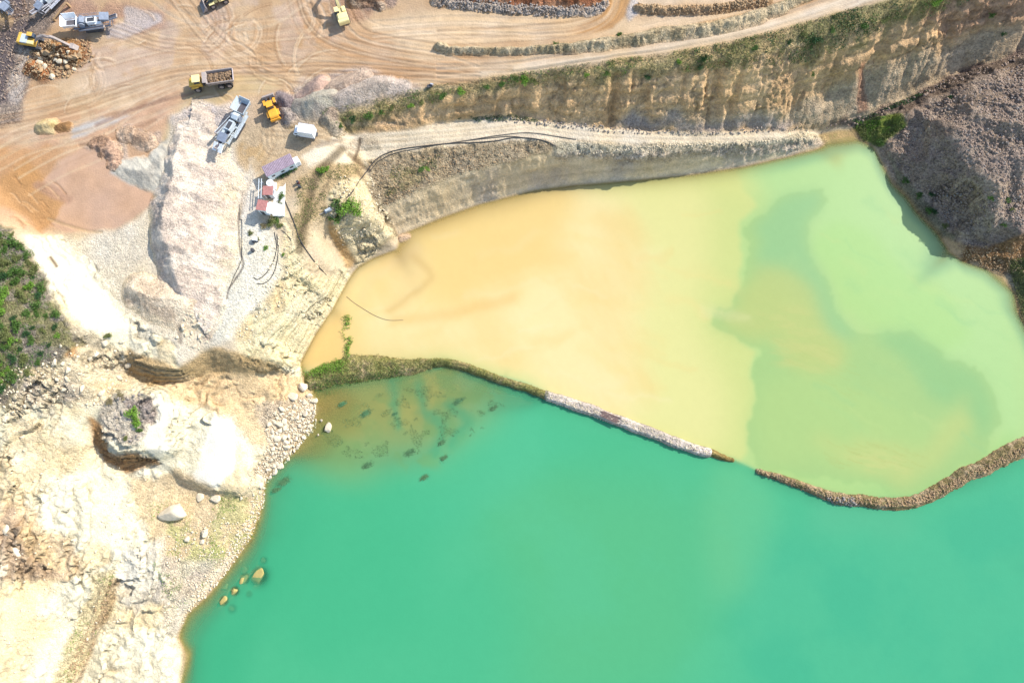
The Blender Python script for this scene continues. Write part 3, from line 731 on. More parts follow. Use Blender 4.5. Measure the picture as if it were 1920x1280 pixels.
du = np.gradient(np.stack([PX, PY, PZ], -1), axis=1); dv = np.gradient(np.stack([PX, PY, PZ], -1), axis=0)
GNRM = np.cross(du, dv); GNRM /= np.linalg.norm(GNRM, axis=-1)[..., None] + 1e-12
GNRM = GNRM.reshape(-1, 3).astype(np.float32)
flab = lab[:-1, :-1]
for k, nm in enumerate(SHEETS):
    o = emit_grid(flab == k, nm, M_EARTH, {'Col': GC, 'Peb': PEB})
    tag(o, kind='structure')

# ------------------------------------------------------------------ water
def WA(r, g, b): return np.minimum(lin((r, g, b)) / np.array([1.92, 1.90, 2.15]), .86)
WC = np.empty(XX.shape + (3,), np.float32); WC[:] = WA(88,200,150)
WX_, WY_ = WX, WY
W2X = WX * .55 + 1.5 * (fbm(XX, YY, sc=17, oct=5, seed=131) - .5); W2Y = WY * .55 + 1.5 * (fbm(XX, YY, sc=17, oct=5, seed=157) - .5)
def wpaint(pts, rgb, warp=2, soft=2, a=1.0, n=None, st=None):
    global WX, WY
    WX, WY = W2X, W2Y
    s, m = poly_mask(zone_pts(pts, True), warp, soft)
    WX, WY = WX_, WY_
    m = m * a
    if n is not None:
        q = fbm(XX[s] + (st[0] * YY[s] if st else 0), YY[s] * (st[1] if st else 1), sc=n[0], oct=5, seed=int(n[0] * 7) + 3)
        m = m * np.clip((q - n[1]) * n[2] + .5, 0, 1)
    WC[s] += (WA(*rgb).astype(np.float32) - WC[s]) * m[..., None].astype(np.float32)
DAM = [(560,690),(600,716),(660,705),(730,688),(800,679),(840,680),(880,691),(950,714),(1030,741),(1130,778),(1250,822),(1330,848),(1378,862),(1418,882),(1480,902),(1550,928),(1620,938),(1700,936),(1760,914),(1840,872),(1920,836),(2060,780)]
GREEN = [(200,700)] + DAM + [(2300,800),(2300,2000),(200,2000)]
TAN = [(500,600)] + DAM + [(2300,700),(2300,200),(1500,200),(700,300)]
# lower lake
wpaint([(1300,980),(1500,1000),(1950,880),(2200,1000),(2200,1500),(1200,1500),(1350,1200)], (80,194,154), 8, 12, .8)
wpaint([(900,900),(1200,860),(1420,1000),(1300,1300),(1000,1450),(950,1100)], (104,200,142), 8, 12, .7)
wpaint([(960,780),(1100,820),(1000,900),(860,1000),(700,980),(860,900)], (92,206,162), 4, 6, .5)
wpaint([(1330,870),(1400,868),(1450,930),(1420,1120),(1340,1150),(1330,1000)], (126,210,150), 4, 5, .5)
wpaint(GREEN, (100,206,158), 3, 3, .35, n=(16,.5,4))
wpaint([(1540,935),(1720,950),(1700,1010),(1500,1000)], (104,200,156), 3, 4, .5)
wpaint([(330,1300),(340,1190),(420,1100),(500,1000),(520,920),(600,930),(560,1080),(460,1200),(420,1320)], (70,188,140), 4, 7, .7)
wpaint([(600,930),(900,900),(820,1100),(560,1280),(460,1200)], (78,196,146), 8, 9, .6)
LAKE_ = WC.copy()
# upper pond
wpaint(TAN, (196,226,150), 1, .3)
wpaint([(500,450),(760,400),(1000,300),(1340,270),(1410,370),(1390,430),(1370,520),(1378,600),(1415,690),(1425,740),(1412,800),(1400,880),(1030,745),(840,680),(500,720)], (222,230,150), 4, 1.0)
wpaint([(500,450),(760,400),(1000,300),(1280,280),(1330,380),(1330,440),(1310,520),(1320,600),(1350,720),(1360,800),(1340,860),(1030,745),(840,680),(500,720)], (242,238,164), 3, 7)
wpaint([(500,450),(760,400),(1000,320),(1170,300),(1190,420),(1200,600),(1180,720),(1150,800),(1030,745),(840,680),(500,720)], (255,238,176), 4, 7)
wpaint([(740,420),(900,360),(1060,340),(1080,400),(1060,500),(960,560),(820,600),(760,560),(790,500)], (252,216,134), 5, 5, .7)
wpaint([(700,480),(780,470),(800,510),(760,580),(690,560)], (255,222,156), 4, 3, .5)
wpaint([(520,720),(640,530),(700,480),(760,440),(780,470),(730,520),(680,600),(660,680),(560,700)], (255,226,156), 3, 3, .7)
wpaint([(560,690),(600,620),(640,580),(650,660),(640,700)], (250,212,134), 2, 2, .8)
wpaint([(1060,340),(1300,310),(1480,285),(1540,275),(1450,340),(1300,350),(1150,380)], (234,234,152), 5, 5, .8)
wpaint([(700,470),(1200,400),(1280,600),(1200,760),(640,680),(600,640)], (252,218,142), 3, 3, .5, n=(14,.54,4), st=(.5,.45))
# pale green right
wpaint([(1380,300),(1560,250),(1660,300),(1720,420),(1900,540),(1960,700),(1960,830),(1860,840),(1800,700),(1700,620),(1600,520),(1500,480),(1530,420),(1450,380)], (192,230,158), 3, 5)
wpaint([(1500,470),(1600,430),(1760,520),(1820,640),(1780,660),(1680,600),(1560,560)], (186,228,146), 5, 2.5, .7)
wpaint([(1530,250),(1600,240),(1610,270),(1570,310),(1540,290)], (190,196,118), 3, 2, .8)
# grey-green tongue and dark band
BAND = [(1420,385),(1465,355),(1535,352),(1545,385),(1520,420),(1515,470),(1508,490),(1530,530),(1580,570),(1640,610),(1700,598),(1770,640),(1830,690),(1865,750),(1870,800),(1840,850),(1780,890),(1700,915),(1560,905),(1430,870),(1410,820),(1425,740),(1420,690),(1385,620),(1370,560),(1385,500),(1400,440)]
wpaint(BAND, (190,222,148), 6, 2.5, .5)
wpaint(BAND, (170,208,136), 5, .6, .6)
wpaint([(1430,380),(1465,358),(1530,356),(1540,385),(1515,425),(1510,490),(1545,550),(1640,612),(1600,640),(1500,600),(1410,540),(1400,500),(1420,440)], (160,210,150), 5, 3, .85)
wpaint([(1640,610),(1700,600),(1770,645),(1830,700),(1860,770),(1840,840),(1790,760),(1700,680)], (158,208,142), 4, 3, .85)
wpaint([(1370,540),(1440,510),(1520,560),(1600,640),(1590,710),(1530,730),(1440,680),(1400,640)], (204,214,134), 5, 3.5, .8)
wpaint([(1410,600),(1500,590),(1570,650),(1580,700),(1520,720),(1450,690)], (214,216,140), 3, 2, .5, n=(5,.5,4), st=(1,2.5))
wpaint([(1420,760),(1560,720),(1700,760),(1740,820),(1600,880),(1440,860)], (190,220,142), 5, 4, .7)
wpaint([(1525,830),(1620,815),(1700,830),(1760,790),(1820,760),(1810,800),(1760,850),(1680,884),(1600,880)], (204,218,140), 4, 3, .8)
wpaint([(1560,840),(1700,850),(1700,875),(1620,880)], (214,220,144), 2, 1.4, .6, n=(3,.5,5), st=(1.2,3))
wpaint([(1400,862),(1560,905),(1700,915),(1800,880),(1900,810),(1900,840),(1800,900),(1700,935),(1560,925)], (176,224,144), 2, 2, .7)
# currents drawn out into threads of silt
def wstroke(pts, w, rgb, a, warp=.5):
    s, d = line_dist(smooth_line(zone_pts(pts, True)), w * 3, warp)
    m = np.exp(-(d / w) ** 2) * a
    WC[s] += (WA(*rgb).astype(np.float32) - WC[s]) * m[..., None].astype(np.float32)
r3 = random.Random(5)
for k in range(60):     # faint drifting plumes
    x0 = r3.uniform(680, 1340); y0 = r3.uniform(400, 740)
    if y0 > 640 + (x0 - 760) * .38 or y0 < 460 - (x0 - 700) * .25: continue
    l = r3.uniform(40, 130); a = r3.uniform(-.5, -.1) if x0 < 1000 else r3.uniform(-.2, .5)
    wstroke([(x0, y0), (x0 + l * .5, y0 + l * .5 * a + r3.uniform(-6, 6)), (x0 + l, y0 + l * a * 1.2)], r3.uniform(.5, 1.8), r3.choice(((255,226,150), (255,242,190), (250,216,140))), r3.uniform(.08, .25), 2)
for k in range(50):
    x0 = r3.uniform(1400, 1860); y0 = r3.uniform(380, 880)
    if abs(y0 - (420 + (x0 - 1400) * .75)) > 230: continue
    l = r3.uniform(20, 80)
    wstroke([(x0, y0), (x0 + l * .5, y0 + l * .4 + r3.uniform(-5, 5)), (x0 + l, y0 + l * .6)], r3.uniform(.5, 1.6), r3.choice(((160,212,150), (206,228,150), (176,222,150))), r3.uniform(.08, .25), 2)
for k in range(40):
    x0 = r3.uniform(560, 1900); y0 = r3.uniform(960, 1270); l = r3.uniform(40, 160)
    wstroke([(x0, y0), (x0 + l * .5, y0 - l * .2 + r3.uniform(-9, 9)), (x0 + l, y0 - l * .3)], r3.uniform(1, 3), r3.choice(((110,212,164), (78,190,144))), r3.uniform(.06, .16), 3)
wstroke([(740,600),(830,590),(900,575),(960,560)], 1.6, (244,206,132), .5)
wstroke([(775,480),(805,510),(800,530),(730,580)], 1.2, (232,200,132), .6)
wstroke([(780,470),(700,520),(680,560)], 1.5, (252,222,160), .5)
wstroke([(640,1040),(700,1060)], 1, (90,200,150), .2)
for k in range(26):
    x0 = random.uniform(1430, 1590); y0 = 590 + (x0 - 1430) * .6 + random.uniform(-10, 60)
    wstroke([(x0, y0), (x0 + 14, y0 + 9), (x0 + 30, y0 + 14)], .12, (188,202,122), random.uniform(.1, .3), .4)
for k in range(34):
    x0 = random.uniform(1540, 1720); y0 = 832 + random.uniform(-8, 38)
    wstroke([(x0, y0), (x0 + 14, y0 + 7), (x0 + 26, y0 + 10)], .12, (192,200,122), random.uniform(.15, .4), .4)
gs_, gm_ = poly_mask(zone_pts(GREEN, True), 0, 1.0)
WC[gs_] += (LAKE_[gs_] - WC[gs_]) * gm_[..., None].astype(np.float32)
depth = np.clip(-PZ, 0, 20)
dB = blur(depth, 1, 1)
green_s, green_m = poly_mask(zone_pts(GREEN, True), 0, 0)
isg = np.zeros(XX.shape); isg[green_s] = green_m
# murkiness by depth: clear shallows, opaque beyond
kk = np.where(isg > .5, .95, 2.2)
# things lying just under the surface leave less murk above them (x, y, radius, depth)
SUNK = [(486,1079,2.0,.5),(459,1083,1.3,.6),(440,1107,1.0,.25),(419,1125,1.1,.3),(423,1100,.9,.8),(459,1066,1.0,.9),(494,1050,.9,1.1),(452,1050,.6,.8),(435,1140,1.0,1.3),(467,1113,.7,1.4)]
for (a_, b_, r_, d_) in SUNK:
    x_, y_ = at(a_, b_, 0.0)
    i0, i1 = np.searchsorted(GX, [x_ - r_ * 2, x_ + r_ * 2]); j0, j1 = np.searchsorted(GY, [y_ - r_ * 2, y_ + r_ * 2])
    s_ = (slice(j0, j1), slice(i0, i1)); dd = np.hypot(XX[s_] - x_, YY[s_] - y_)
    dB[s_] = np.minimum(dB[s_], d_ + np.clip(dd / r_ - .75, 0, 9) ** 1.3 * 2.5)
OP = 1 - np.exp(-kk * dB)
OP = np.clip(OP * 1.02, 0, 1)
# shallow water over the pale shore of the upper pond looks teal on the right-hand side
shal = np.exp(-((dB - .7) / .6) ** 2) * (isg < .5) * np.clip((XX - 62) / 12, 0, 1)
WC += (WA(132,196,156).astype(np.float32) - WC) * (.4 * shal)[..., None].astype(np.float32)
# olive shelf in the green lake
shelf_s, shelf_m = poly_mask(zone_pts([(590,730),(700,700),(840,686),(930,730),(890,780),(820,830),(740,850),(660,850),(590,850),(570,850)], True), 6, 9)
WC[shelf_s] += (WA(190,190,112).astype(np.float32) - WC[shelf_s]) * (.92 * shelf_m)[..., None].astype(np.float32)
wpaint([(700,740),(760,700),(840,700),(850,740),(800,800),(740,800)], (196,200,122), 5, 1.5, .8, n=(5,.47,5))
wpaint([(640,760),(760,700),(940,740),(880,820),(760,870),(620,870)], (136,186,118), 6, 1.5, .5, n=(4,.54,5))
wpaint([(590,740),(660,740),(680,800),(600,860),(560,870)], (176,170,96), 3, 2.5, .6)
wpaint([(540,880),(570,840),(620,830),(700,860),(690,890),(580,890)], (146,184,110), 5, 6, .6)
for pts in ([(785,715),(800,760),(830,800),(815,850)], [(740,720),(735,760),(745,800)], [(840,760),(870,800),(850,840)]):
    wstroke(pts, 1.6, (96,190,140), .7, 2)
WC *= (1 + (fbm(XX, YY, sc=1.2, oct=2, seed=99) - .5)[..., None] * .03).astype(np.float32)
tan_ = (isg < .5)[..., None]
lf_ = np.clip((55 - XX) / 50, 0, 1)
WC[:] = np.where(tan_, WC * np.stack([1.05 + .10 * lf_, 1.02 + .07 * lf_, 1.02 + .13 * lf_], -1), WC)
WC[:] = np.clip(WC, 0, .8)
def water_material():
    m, nt, b = newmat('water', .5, .12)
    N = nt.nodes; K = nt.links
    col = N.new('ShaderNodeAttribute'); col.attribute_name = 'Col'
    op = N.new('ShaderNodeAttribute'); op.attribute_name = 'Murk'
    K.new(col.outputs['Color'], b.inputs['Base Color'])
    b.inputs['Roughness'].default_value = .25
    b.inputs['IOR'].default_value = 1.33
    tr = N.new('ShaderNodeBsdfTransparent'); tr.inputs['Color'].default_value = (.93, .97, .93, 1)
    mx = N.new('ShaderNodeMixShader')
    K.new(op.outputs['Fac'], mx.inputs[0]); K.new(tr.outputs[0], mx.inputs[1]); K.new(b.outputs[0], mx.inputs[2])
    tc = N.new('ShaderNodeTexCoord')
    n = N.new('ShaderNodeTexNoise'); n.inputs['Scale'].default_value = 1.6; n.inputs['Detail'].default_value = 4
    K.new(tc.outputs['Object'], n.inputs['Vector'])
    bp = N.new('ShaderNodeBump'); bp.inputs['Distance'].default_value = .012; bp.inputs['Strength'].default_value = 1.0
    K.new(n.outputs['Fac'], bp.inputs['Height']); K.new(bp.outputs['Normal'], b.inputs['Normal'])
    K.new(mx.outputs[0], N['Material Output'].inputs['Surface'])
    return m
M_WATER = water_material()
lowf = (np.minimum(np.minimum(PZ[:-1, :-1], PZ[1:, :-1]), np.minimum(PZ[:-1, 1:], PZ[1:, 1:])) < .15)
# only basins near the picture
lowf &= (XX[:-1, :-1] > -100) & (XX[:-1, :-1] < 190) & (YY[:-1, :-1] > -190) & (YY[:-1, :-1] < 90)
WP = np.stack([XX, YY, np.zeros_like(XX)], -1).reshape(-1, 3)
isgf = isg[:-1, :-1] > .5
for nm, fm in (('water', lowf & isgf), ('water', lowf & ~isgf)):
    o = emit_grid(fm, nm, M_WATER, {'Col': WC, 'Murk': OP}, WP, False)
    tag(o, kind='structure')
# ------------------------------------------------------------------ heaps, berms and causeways lying on the ground
def line_field(pw, H, Rl, Rr, warp):
    pw = np.asarray(pw, float)
    m = max(max(Rl), max(Rr)) * 1.25 + 1
    i0, i1 = np.searchsorted(GX, [pw[:, 0].min() - m, pw[:, 0].max() + m]); j0, j1 = np.searchsorted(GY, [pw[:, 1].min() - m, pw[:, 1].max() + m])
    s = (slice(j0, j1), slice(i0, i1))
    x = XX[s] + WX[s] * warp * 2; y = YY[s] + WY[s] * warp * 2
    D = np.full(x.shape, 1e9); HH = np.zeros(x.shape); RR = np.ones(x.shape)
    if len(pw) == 1: pw = np.vstack([pw, pw + .01])
    ext = lambda a, t: a[min(int(t), len(a) - 1)] * (1 - t % 1) + a[min(int(t) + 1, len(a) - 1)] * (t % 1)
    n = len(pw) - 1
    for k in range(n):
        a = pw[k]; b = pw[k + 1]; e = b - a; l2 = max((e ** 2).sum(), 1e-9)
        t = np.clip(((x - a[0]) * e[0] + (y - a[1]) * e[1]) / l2, 0, 1)
        dx = x - a[0] - e[0] * t; dy = y - a[1] - e[1] * t
        d = np.hypot(dx, dy); left = e[0] * dy - e[1] * dx > 0
        f0 = k / n; f1 = (k + 1) / n
        g = lambda arr: np.interp(f0 + (f1 - f0) * t, np.linspace(0, 1, len(arr)), arr)
        u = d < D
        D = np.where(u, d, D); HH = np.where(u, g(H), HH); RR = np.where(u, np.where(left, g(Rl), g(Rr)), RR)
    return s, D, HH, RR
def mound(name, label, cat, pts, H, R, rgb, R2=None, rgb2=None, peb=.8, warp=.6, flat=0.0, base=None, lump=0.0, lsc=2.5, aniso=None, group=None, kind=None, rough=.15, paintf=None, k=1.0, water=False):
    H = H if isinstance(H, (list, tuple)) else [H]; R = R if isinstance(R, (list, tuple)) else [R]
    R2 = R if R2 is None else (R2 if isinstance(R2, (list, tuple)) else [R2])
    H = [H[0]] * 2 if len(H) == 1 else H; R = [R[0]] * 2 if len(R) == 1 else R; R2 = [R2[0]] * 2 if len(R2) == 1 else R2
    c = zone_pts(pts, water)
    if len(c) > 2: c = smooth_line(c, 5)
    s, D, HH, RR = line_field(c, H, R, R2, warp)
    q = 1 - D / RR
    x, y = XX[s], YY[s]
    prof = np.where(q > 0, np.minimum(1, q / (1 - flat)) if flat else q, q)
    if not flat: prof = np.where(q > 0, q ** 1.25 * (1 - .12 * q ** 4), q)
    h = HH * prof
    if lump:
        a_, b_ = (x, y) if aniso is None else (x * aniso[0] + y * aniso[1], -x * aniso[1] * aniso[2] + y * aniso[0] * aniso[2])
        h = h + lump * (ridged(a_, b_, sc=lsc, oct=3, seed=int(abs(c[0, 0]) * 7) % 97) - .5) * np.clip(q * 3, 0, 1)
    h = h + rough * (fbm(x, y, sc=.9, oct=3, seed=5) - .5) * np.clip(q * 5, 0, 1)
    zb = blurZ[s] if base is None else np.full(x.shape, float(base))
    z = zb + h - .06
    ok = q > -.12
    fm = ok[:-1, :-1] & ok[1:, :-1] & ok[:-1, 1:] & ok[1:, 1:]
    iy, ix = np.nonzero(fm); w = x.shape[1]
    v = np.stack([iy * w + ix, iy * w + ix + 1, (iy + 1) * w + ix + 1, (iy + 1) * w + ix], 1)
    u, inv = np.unique(v, return_inverse=True); inv = inv.reshape(v.shape)
    cc = np.empty(x.shape + (3,)); cc[:] = A(*rgb, k=1.15 * k * .97)
    if rgb2 is not None:
        m = np.clip((fbm(x, y, sc=3, oct=4, seed=23) - .5) * 7 + .5, 0, 1)[..., None]
        cc = cc * (1 - m) + A(*rgb2, k=k) * m
    if base is None:      # spilled edges blend into the soil they lie on
        ed = np.clip((q - .02) / .38 + (fbm(x, y, sc=1.8, oct=3, seed=37) - .5) * 1.4, 0, 1)[..., None]
        cc = cc * ed + GC[s] * (1 - ed)
    if paintf is not None: cc = paintf(x, y, z, D, cc)
    cc = cc * np.array([1.10, 1.04, .94]) if base is None else cc
    cc = cc * (1 + (fbm(x, y, sc=1.5, oct=3, seed=29) - .5)[..., None] * .3)
    ww = np.clip((.25 - z) / .4, 0, 1)[..., None]
    cc = cc * (1 - ww) + ww * A(170, 140, 84)
    P = np.stack([x, y, z], -1).reshape(-1, 3)
    o = raw_mesh(name, P[u], inv, M_EARTH, None, True, {'Col': np.clip(cc, .01, .88).reshape(-1, 3)[u], 'Peb': np.full(len(u), peb)})
    tag(o, label, cat, group, kind)
    sub = ZZ[s]; sub[ok & (z > sub)] = z[ok & (z > sub)]
    return o
blurZ = blur(ZZ, 2, 2)
# the long pale gravel heap and its neighbours
mound('gravel_heap', 'long pale grey gravel heap, steep and shaded on its left, rippled on top', 'gravel heap',
      [(352,246),(340,300),(334,350),(324,400),(324,440),(332,490),(345,530),(362,575)], [1.0,3.4,4.4,4.8,4.8,4.6,3.0,1.4], [9,14,16,17,17,16,13,8], (232,219,204), R2=[3.0,4.6,5.4,5.8,5.8,5.6,4.6,3.4], rgb2=(220,204,190),
      lump=1.0, lsc=3.4, aniso=(.25, 1.0, .5), warp=1.4, peb=.55)
mound('gravel_heap', 'rounded pale gravel heap with a brown shaded end below the long heap', 'gravel heap',
      [(262,545),(296,560),(345,565)], [3.0,3.4,2.6], [4.6,6,7], (236,220,196), rgb2=(222,202,178), lump=.5, lsc=3, warp=1.0, peb=.7)
mound('silt_heap', 'smooth blue grey silt heap between the orange basin and the gravel', 'silt heap',
      [(236,316),(262,322),(300,330),(304,290)], [.7,1.3,1.3,.9], [3,4.2,4.4,3.4], (206,202,190), rgb2=(190,186,176), lump=.5, lsc=1.6, aniso=(.8,.6,.3), peb=.15, warp=1)
mound('earth_heap', 'lumpy pinkish earth heap at the top edge of the orange basin', 'earth heap',
      [(186,272),(210,290),(214,304)], [.7,1.2,.8], [2.6,3.4,2.6], (200,168,146), rgb2=(170,140,118), lump=1.2, lsc=2.0, peb=.8, warp=1)
mound('earth_heap', 'low rough brown heap beside the pale puddle right of the orange basin', 'earth heap',
      [(232,252),(268,258),(280,272)], [.8,1.2,.8], [2.4,2.6,2.2], (206,182,160), rgb2=(184,158,136), lump=.9, lsc=2.2, peb=.8, warp=1)
mound('clay_mound', 'pale yellowish clay mound with dark hollows in the tan yard at the left', 'earth mound',
      [(82,240),(98,238)], 1.8, 2.3, (214,194,150), rgb2=(190,168,120), lump=.7, lsc=1.8, peb=.4, warp=.8)
mound('earth_heap', 'thin brown dirt ridge trailing right of the pale clay mound', 'earth heap', [(108,240),(128,238)], .9, 1.4, (150,116,80), lump=.5, lsc=1.5, peb=.6)
HG = 'grey aggregate heaps near the yellow loader'
mound('gravel_heap', 'small dark violet grey heap nearest the yellow loader', 'gravel heap', [(532,187),(538,192)], 2.3, 3.0, (158,146,148), rgb2=(146,134,136), peb=.7, lump=.4, group=HG)
mound('gravel_heap', 'small streaked grey heap between the yellow loader and the white truck', 'gravel heap', [(538,214),(543,222)], 1.9, 2.9, (166,156,150), rgb2=(150,140,136), peb=1, lump=.5, lsc=1.6, group=HG)
mound('gravel_heap', 'large greenish grey heap with a sharp crest above the white truck', 'gravel heap', [(566,200),(592,196),(622,184)], [2.4,3.4,3.0], [3.8,4.8,4.0], (186,180,166), rgb2=(174,166,156), peb=.5, lump=.4, group=HG)
mound('gravel_heap', 'pinkish grey heap with a dark notch behind the greenish grey heap', 'gravel heap', [(566,186),(592,168),(602,156)], [1.4,2.4,2.2], [2.8,3.2,2.8], (196,168,154), rgb2=(180,158,148), peb=.4, lump=.4, group=HG)
mound('gravel_heap', 'long brownish grey heap furthest back under the tan yard', 'gravel heap', [(615,172),(650,160),(682,146)], [1.8,2.2,1.6], [2.8,3.2,2.8], (184,164,148), rgb2=(200,180,164), peb=.6, lump=.5, group=HG)
mound('gravel_heap', 'long light grey heap tapering along the cliff top edge', 'gravel heap', [(630,188),(668,176),(716,160),(760,160)], [2.2,2.6,2.0,.8], [3.4,3.6,3.2,2.4], (200,186,176), rgb2=(186,174,164), peb=.6, lump=.5, group=HG)
mound('gravel_heap', 'dark brown grey heap with steep flank at the left end of the cliff top', 'gravel heap', [(622,214),(616,228),(628,240)], [2.0,2.4,1.4], [2.2,2.8,2.4], (164,148,134), rgb2=(184,172,154), peb=.9, lump=.5, group=HG)
# berms of the upper level
mound('earth_berm', 'lumpy beige earth berm along the far side of the haul road', 'berm',
      [(822,88),(850,98),(920,97),(1000,97),(1080,88),(1160,80),(1240,66),(1340,52),(1420,34),(1470,14),(1530,-14)], [1.8,1.6,1.5,1.5,1.6,1.8,1.9,1.9,1.8,1.6,1.6], [1.5,1.4,1.3,1.4,1.7,2.1,2.2,2.1,2.0,1.7,1.6], (200,184,154), rgb2=(182,166,134), lump=1.0, lsc=1.5, peb=.9, warp=.6)
mound('rubble_bank', 'brown rubble bank at the top edge right of the curved track', 'rubble bank', [(1196,18),(1260,22),(1330,20),(1400,10),(1440,2)], 1.2, 1.5, (186,150,112), rgb2=(206,176,140), lump=1.1, lsc=1.0, peb=1, warp=.5)
mound('earth_heap', 'red brown earth heap at the top edge inside the curved track', 'earth heap', [(880,-20),(960,-14),(1060,-14),(1110,-8)], [3,3.2,3,2], 4.2, (186,126,92), rgb2=(160,104,74), lump=1.0, lsc=1.6, peb=.9, warp=.8, aniso=(1,.2,.4))
mound('rubble_bank', 'grey white rubble fringe along the foot of the red brown earth heap', 'rubble bank', [(815,4),(880,12),(960,18),(1040,24),(1110,22),(1134,10)], .8, 1.5, (204,190,176), rgb2=(176,158,142), lump=.9, lsc=.9, peb=1, warp=.6)
mound('rubble_bank', 'dark rubble heap at the top edge right of the upper excavator', 'rubble bank', [(668,-2),(700,0),(716,12)], [2.2,2,1], [3,2.6,1.6], (156,126,104), rgb2=(186,168,150), lump=1.1, lsc=1.4, peb=1)
mound('stone_heap', 'brown heap of broken stone under the excavator bucket', 'stone heap', [(104,92),(130,98),(146,108)], [2.0,2.6,1.6], [3.0,4.4,3.2], (168,126,84), rgb2=(146,104,72), lump=.9, lsc=1.4, peb=1)
mound('earth_heap', 'small rust coloured heap below the left excavator', 'earth heap', [(60,128),(78,136)], 1.7, 2.6, (184,126,84), rgb2=(160,106,70), lump=.4, peb=.8)
mound('earth_heap', 'tan earth block beside the crushing plant in the top left corner', 'earth heap', [(-12,36),(6,40)], 2.8, 3.2, (166,144,114), peb=.4, flat=.4)
mound('pebble_spit', 'small pinkish pebble spit where the cut cliff meets the tan pond', 'pebble spit', [(752,446),(764,444)], [1.2,.9], 2.1, (216,184,150), rgb2=(200,160,130), base=-.3, peb=.6, water=True)

# causeways between the ponds
def veg_paint(x, y, z, D, cc):
    m = np.clip((fbm(x, y, sc=1.6, oct=3, seed=77) - .46) * 7 + .5, 0, 1)[..., None]
    return cc * (1 - m * .6) + A(150, 150, 78) * m * .6
mound('causeway', 'broad earthy causeway overgrown with weeds at the left end between the two ponds', 'causeway',
      [(584,716),(622,702),(660,692),(710,690),(760,688),(812,682)], [1.9,2.1,2.2,2.1,2.0,1.9], [3.6,4.8,5.0,4.3,3.0,1.7], (200,176,130), rgb2=(170,156,104), base=-.9, flat=.3, lump=.5, lsc=1.6, peb=1, warp=1.0, paintf=veg_paint, water=True)
mound('causeway', 'narrow grassy earth causeway curving down to the pale gravel strip', 'causeway',
      [(806,682),(840,680),(880,690),(930,708),(985,728),(1032,744)], 1.9, [1.7,1.6,1.5,1.4,1.5,1.6], (184,164,116), rgb2=(158,148,94), base=-.9, flat=.3, lump=.4, lsc=1.4, peb=1, warp=.5, paintf=veg_paint, water=True)
mound('gravel_causeway', 'straight strip of white gravel dividing the yellow pond from the green lake', 'causeway',
      [(1028,742),(1080,759),(1130,776),(1200,803),(1260,826),(1326,848)], 2.2, [1.7,1.9,1.8,1.9,1.9,1.6], (240,224,208), rgb2=(222,206,190), base=-.9, flat=.45, lump=.3, lsc=1.2, peb=1, warp=.5, water=True)
mound('causeway', 'short brown tip of the causeway left of the gap in the dividing bank', 'causeway',
      [(1322,846),(1350,855),(1376,863)], [1.9,1.8,1.5], [1.6,1.4,1.0], (174,150,92), rgb2=(140,118,66), base=-.9, flat=.2, lump=.5, lsc=1.1, peb=1, warp=.5, water=True)
def strip_paint(x, y, z, D, cc):
    m = np.clip((fbm(x, y, sc=1.2, oct=3, seed=71) - .5) * 7 + .5, 0, 1)[..., None]
    return cc * (1 - m * .6) + A(126, 116, 66) * m * .6
mound('causeway', 'long curved brown rubble causeway right of the gap in the dividing bank', 'causeway',
      [(1420,883),(1460,896),(1500,910),(1550,928),(1600,938),(1660,942),(1715,938),(1770,914),(1820,886),(1870,862),(1930,834),(1990,806)], [1.6,1.8,1.8,1.9,2.0,2.0,2.0,2.1,2.2,2.3,2.3,2.3], [1.2,1.5,1.6,2.0,2.3,2.3,2.3,2.6,2.9,3.1,3.3,3.3], (190,162,122), rgb2=(206,180,144), base=-.9, flat=.25, lump=.55, lsc=1.1, peb=1, warp=.6, paintf=strip_paint, water=True)

# ------------------------------------------------------------------ stone, leaf and metal materials
M_LIME = mat('limestone', A(252, 234, 200), .95, var=.2, sc=2.6, bump=.25, dirt=tuple(A(214, 176, 128)))
M_BROWN = mat('brown_stone', A(196, 164, 124), .95, var=.25, sc=1.6, bump=.12)
M_GREY = mat('grey_stone', A(176, 164, 152), .95, var=.25, sc=1.6, bump=.12)
M_DARKST = mat('dark_stone', A(174, 152, 134), .95, var=.25, sc=1.6, bump=.12)
M_WETROCK = mat('wet_stone', A(206, 186, 112), .8, var=.2, sc=1.2, bump=.1)
M_L1 = mat('leaf_green', (.075, .15, .024), .7, var=.45, sc=2.2)
M_L2 = mat('leaf_bright', (.15, .28, .03), .7, var=.4, sc=2.2)
M_L3 = mat('leaf_olive', (.15, .17, .05), .8, var=.4, sc=2.2)
M_L4 = mat('leaf_dark', (.03, .085, .022), .7, var=.4, sc=2.2)
M_L5 = mat('leaf_dry', (.24, .20, .10), .9, var=.4, sc=2.2)
M_TWIG = mat('twig', (.16, .12, .09), .9)
M_WEED = mat('water_weed', (.09, .21, .09), .8, var=.4, sc=2)
M_YEL = mat('yellow_paint', (.62, .38, .07), .7, var=.2, sc=2.0, dirt=(.36, .27, .16))
M_PALEY = mat('faded_yellow_paint', (.80, .66, .30), .55, var=.12, sc=1.2, dirt=(.5, .4, .22))
M_ORG = mat('orange_paint', (.78, .36, .04), .6, var=.16, sc=2, dirt=(.42, .28, .14))
M_GLASS = mat('dark_glass', (.03, .045, .07), .12, var=.3, spec=.6)
M_TYRE = mat('rubber', (.045, .04, .038), .9, var=.3, dirt=(.14, .11, .08))
M_RIM = mat('dusty_rim', (.36, .30, .26), .7)
M_STEEL = mat('dusty_steel', (.32, .27, .24), .7, var=.25, dirt=(.2, .14, .1))
M_DSTEEL = mat('dark_steel', (.07, .07, .075), .6, var=.3)
M_BLUE = mat('pale_blue_paint', (.47, .52, .54), .5, var=.18, dirt=(.26, .27, .28))
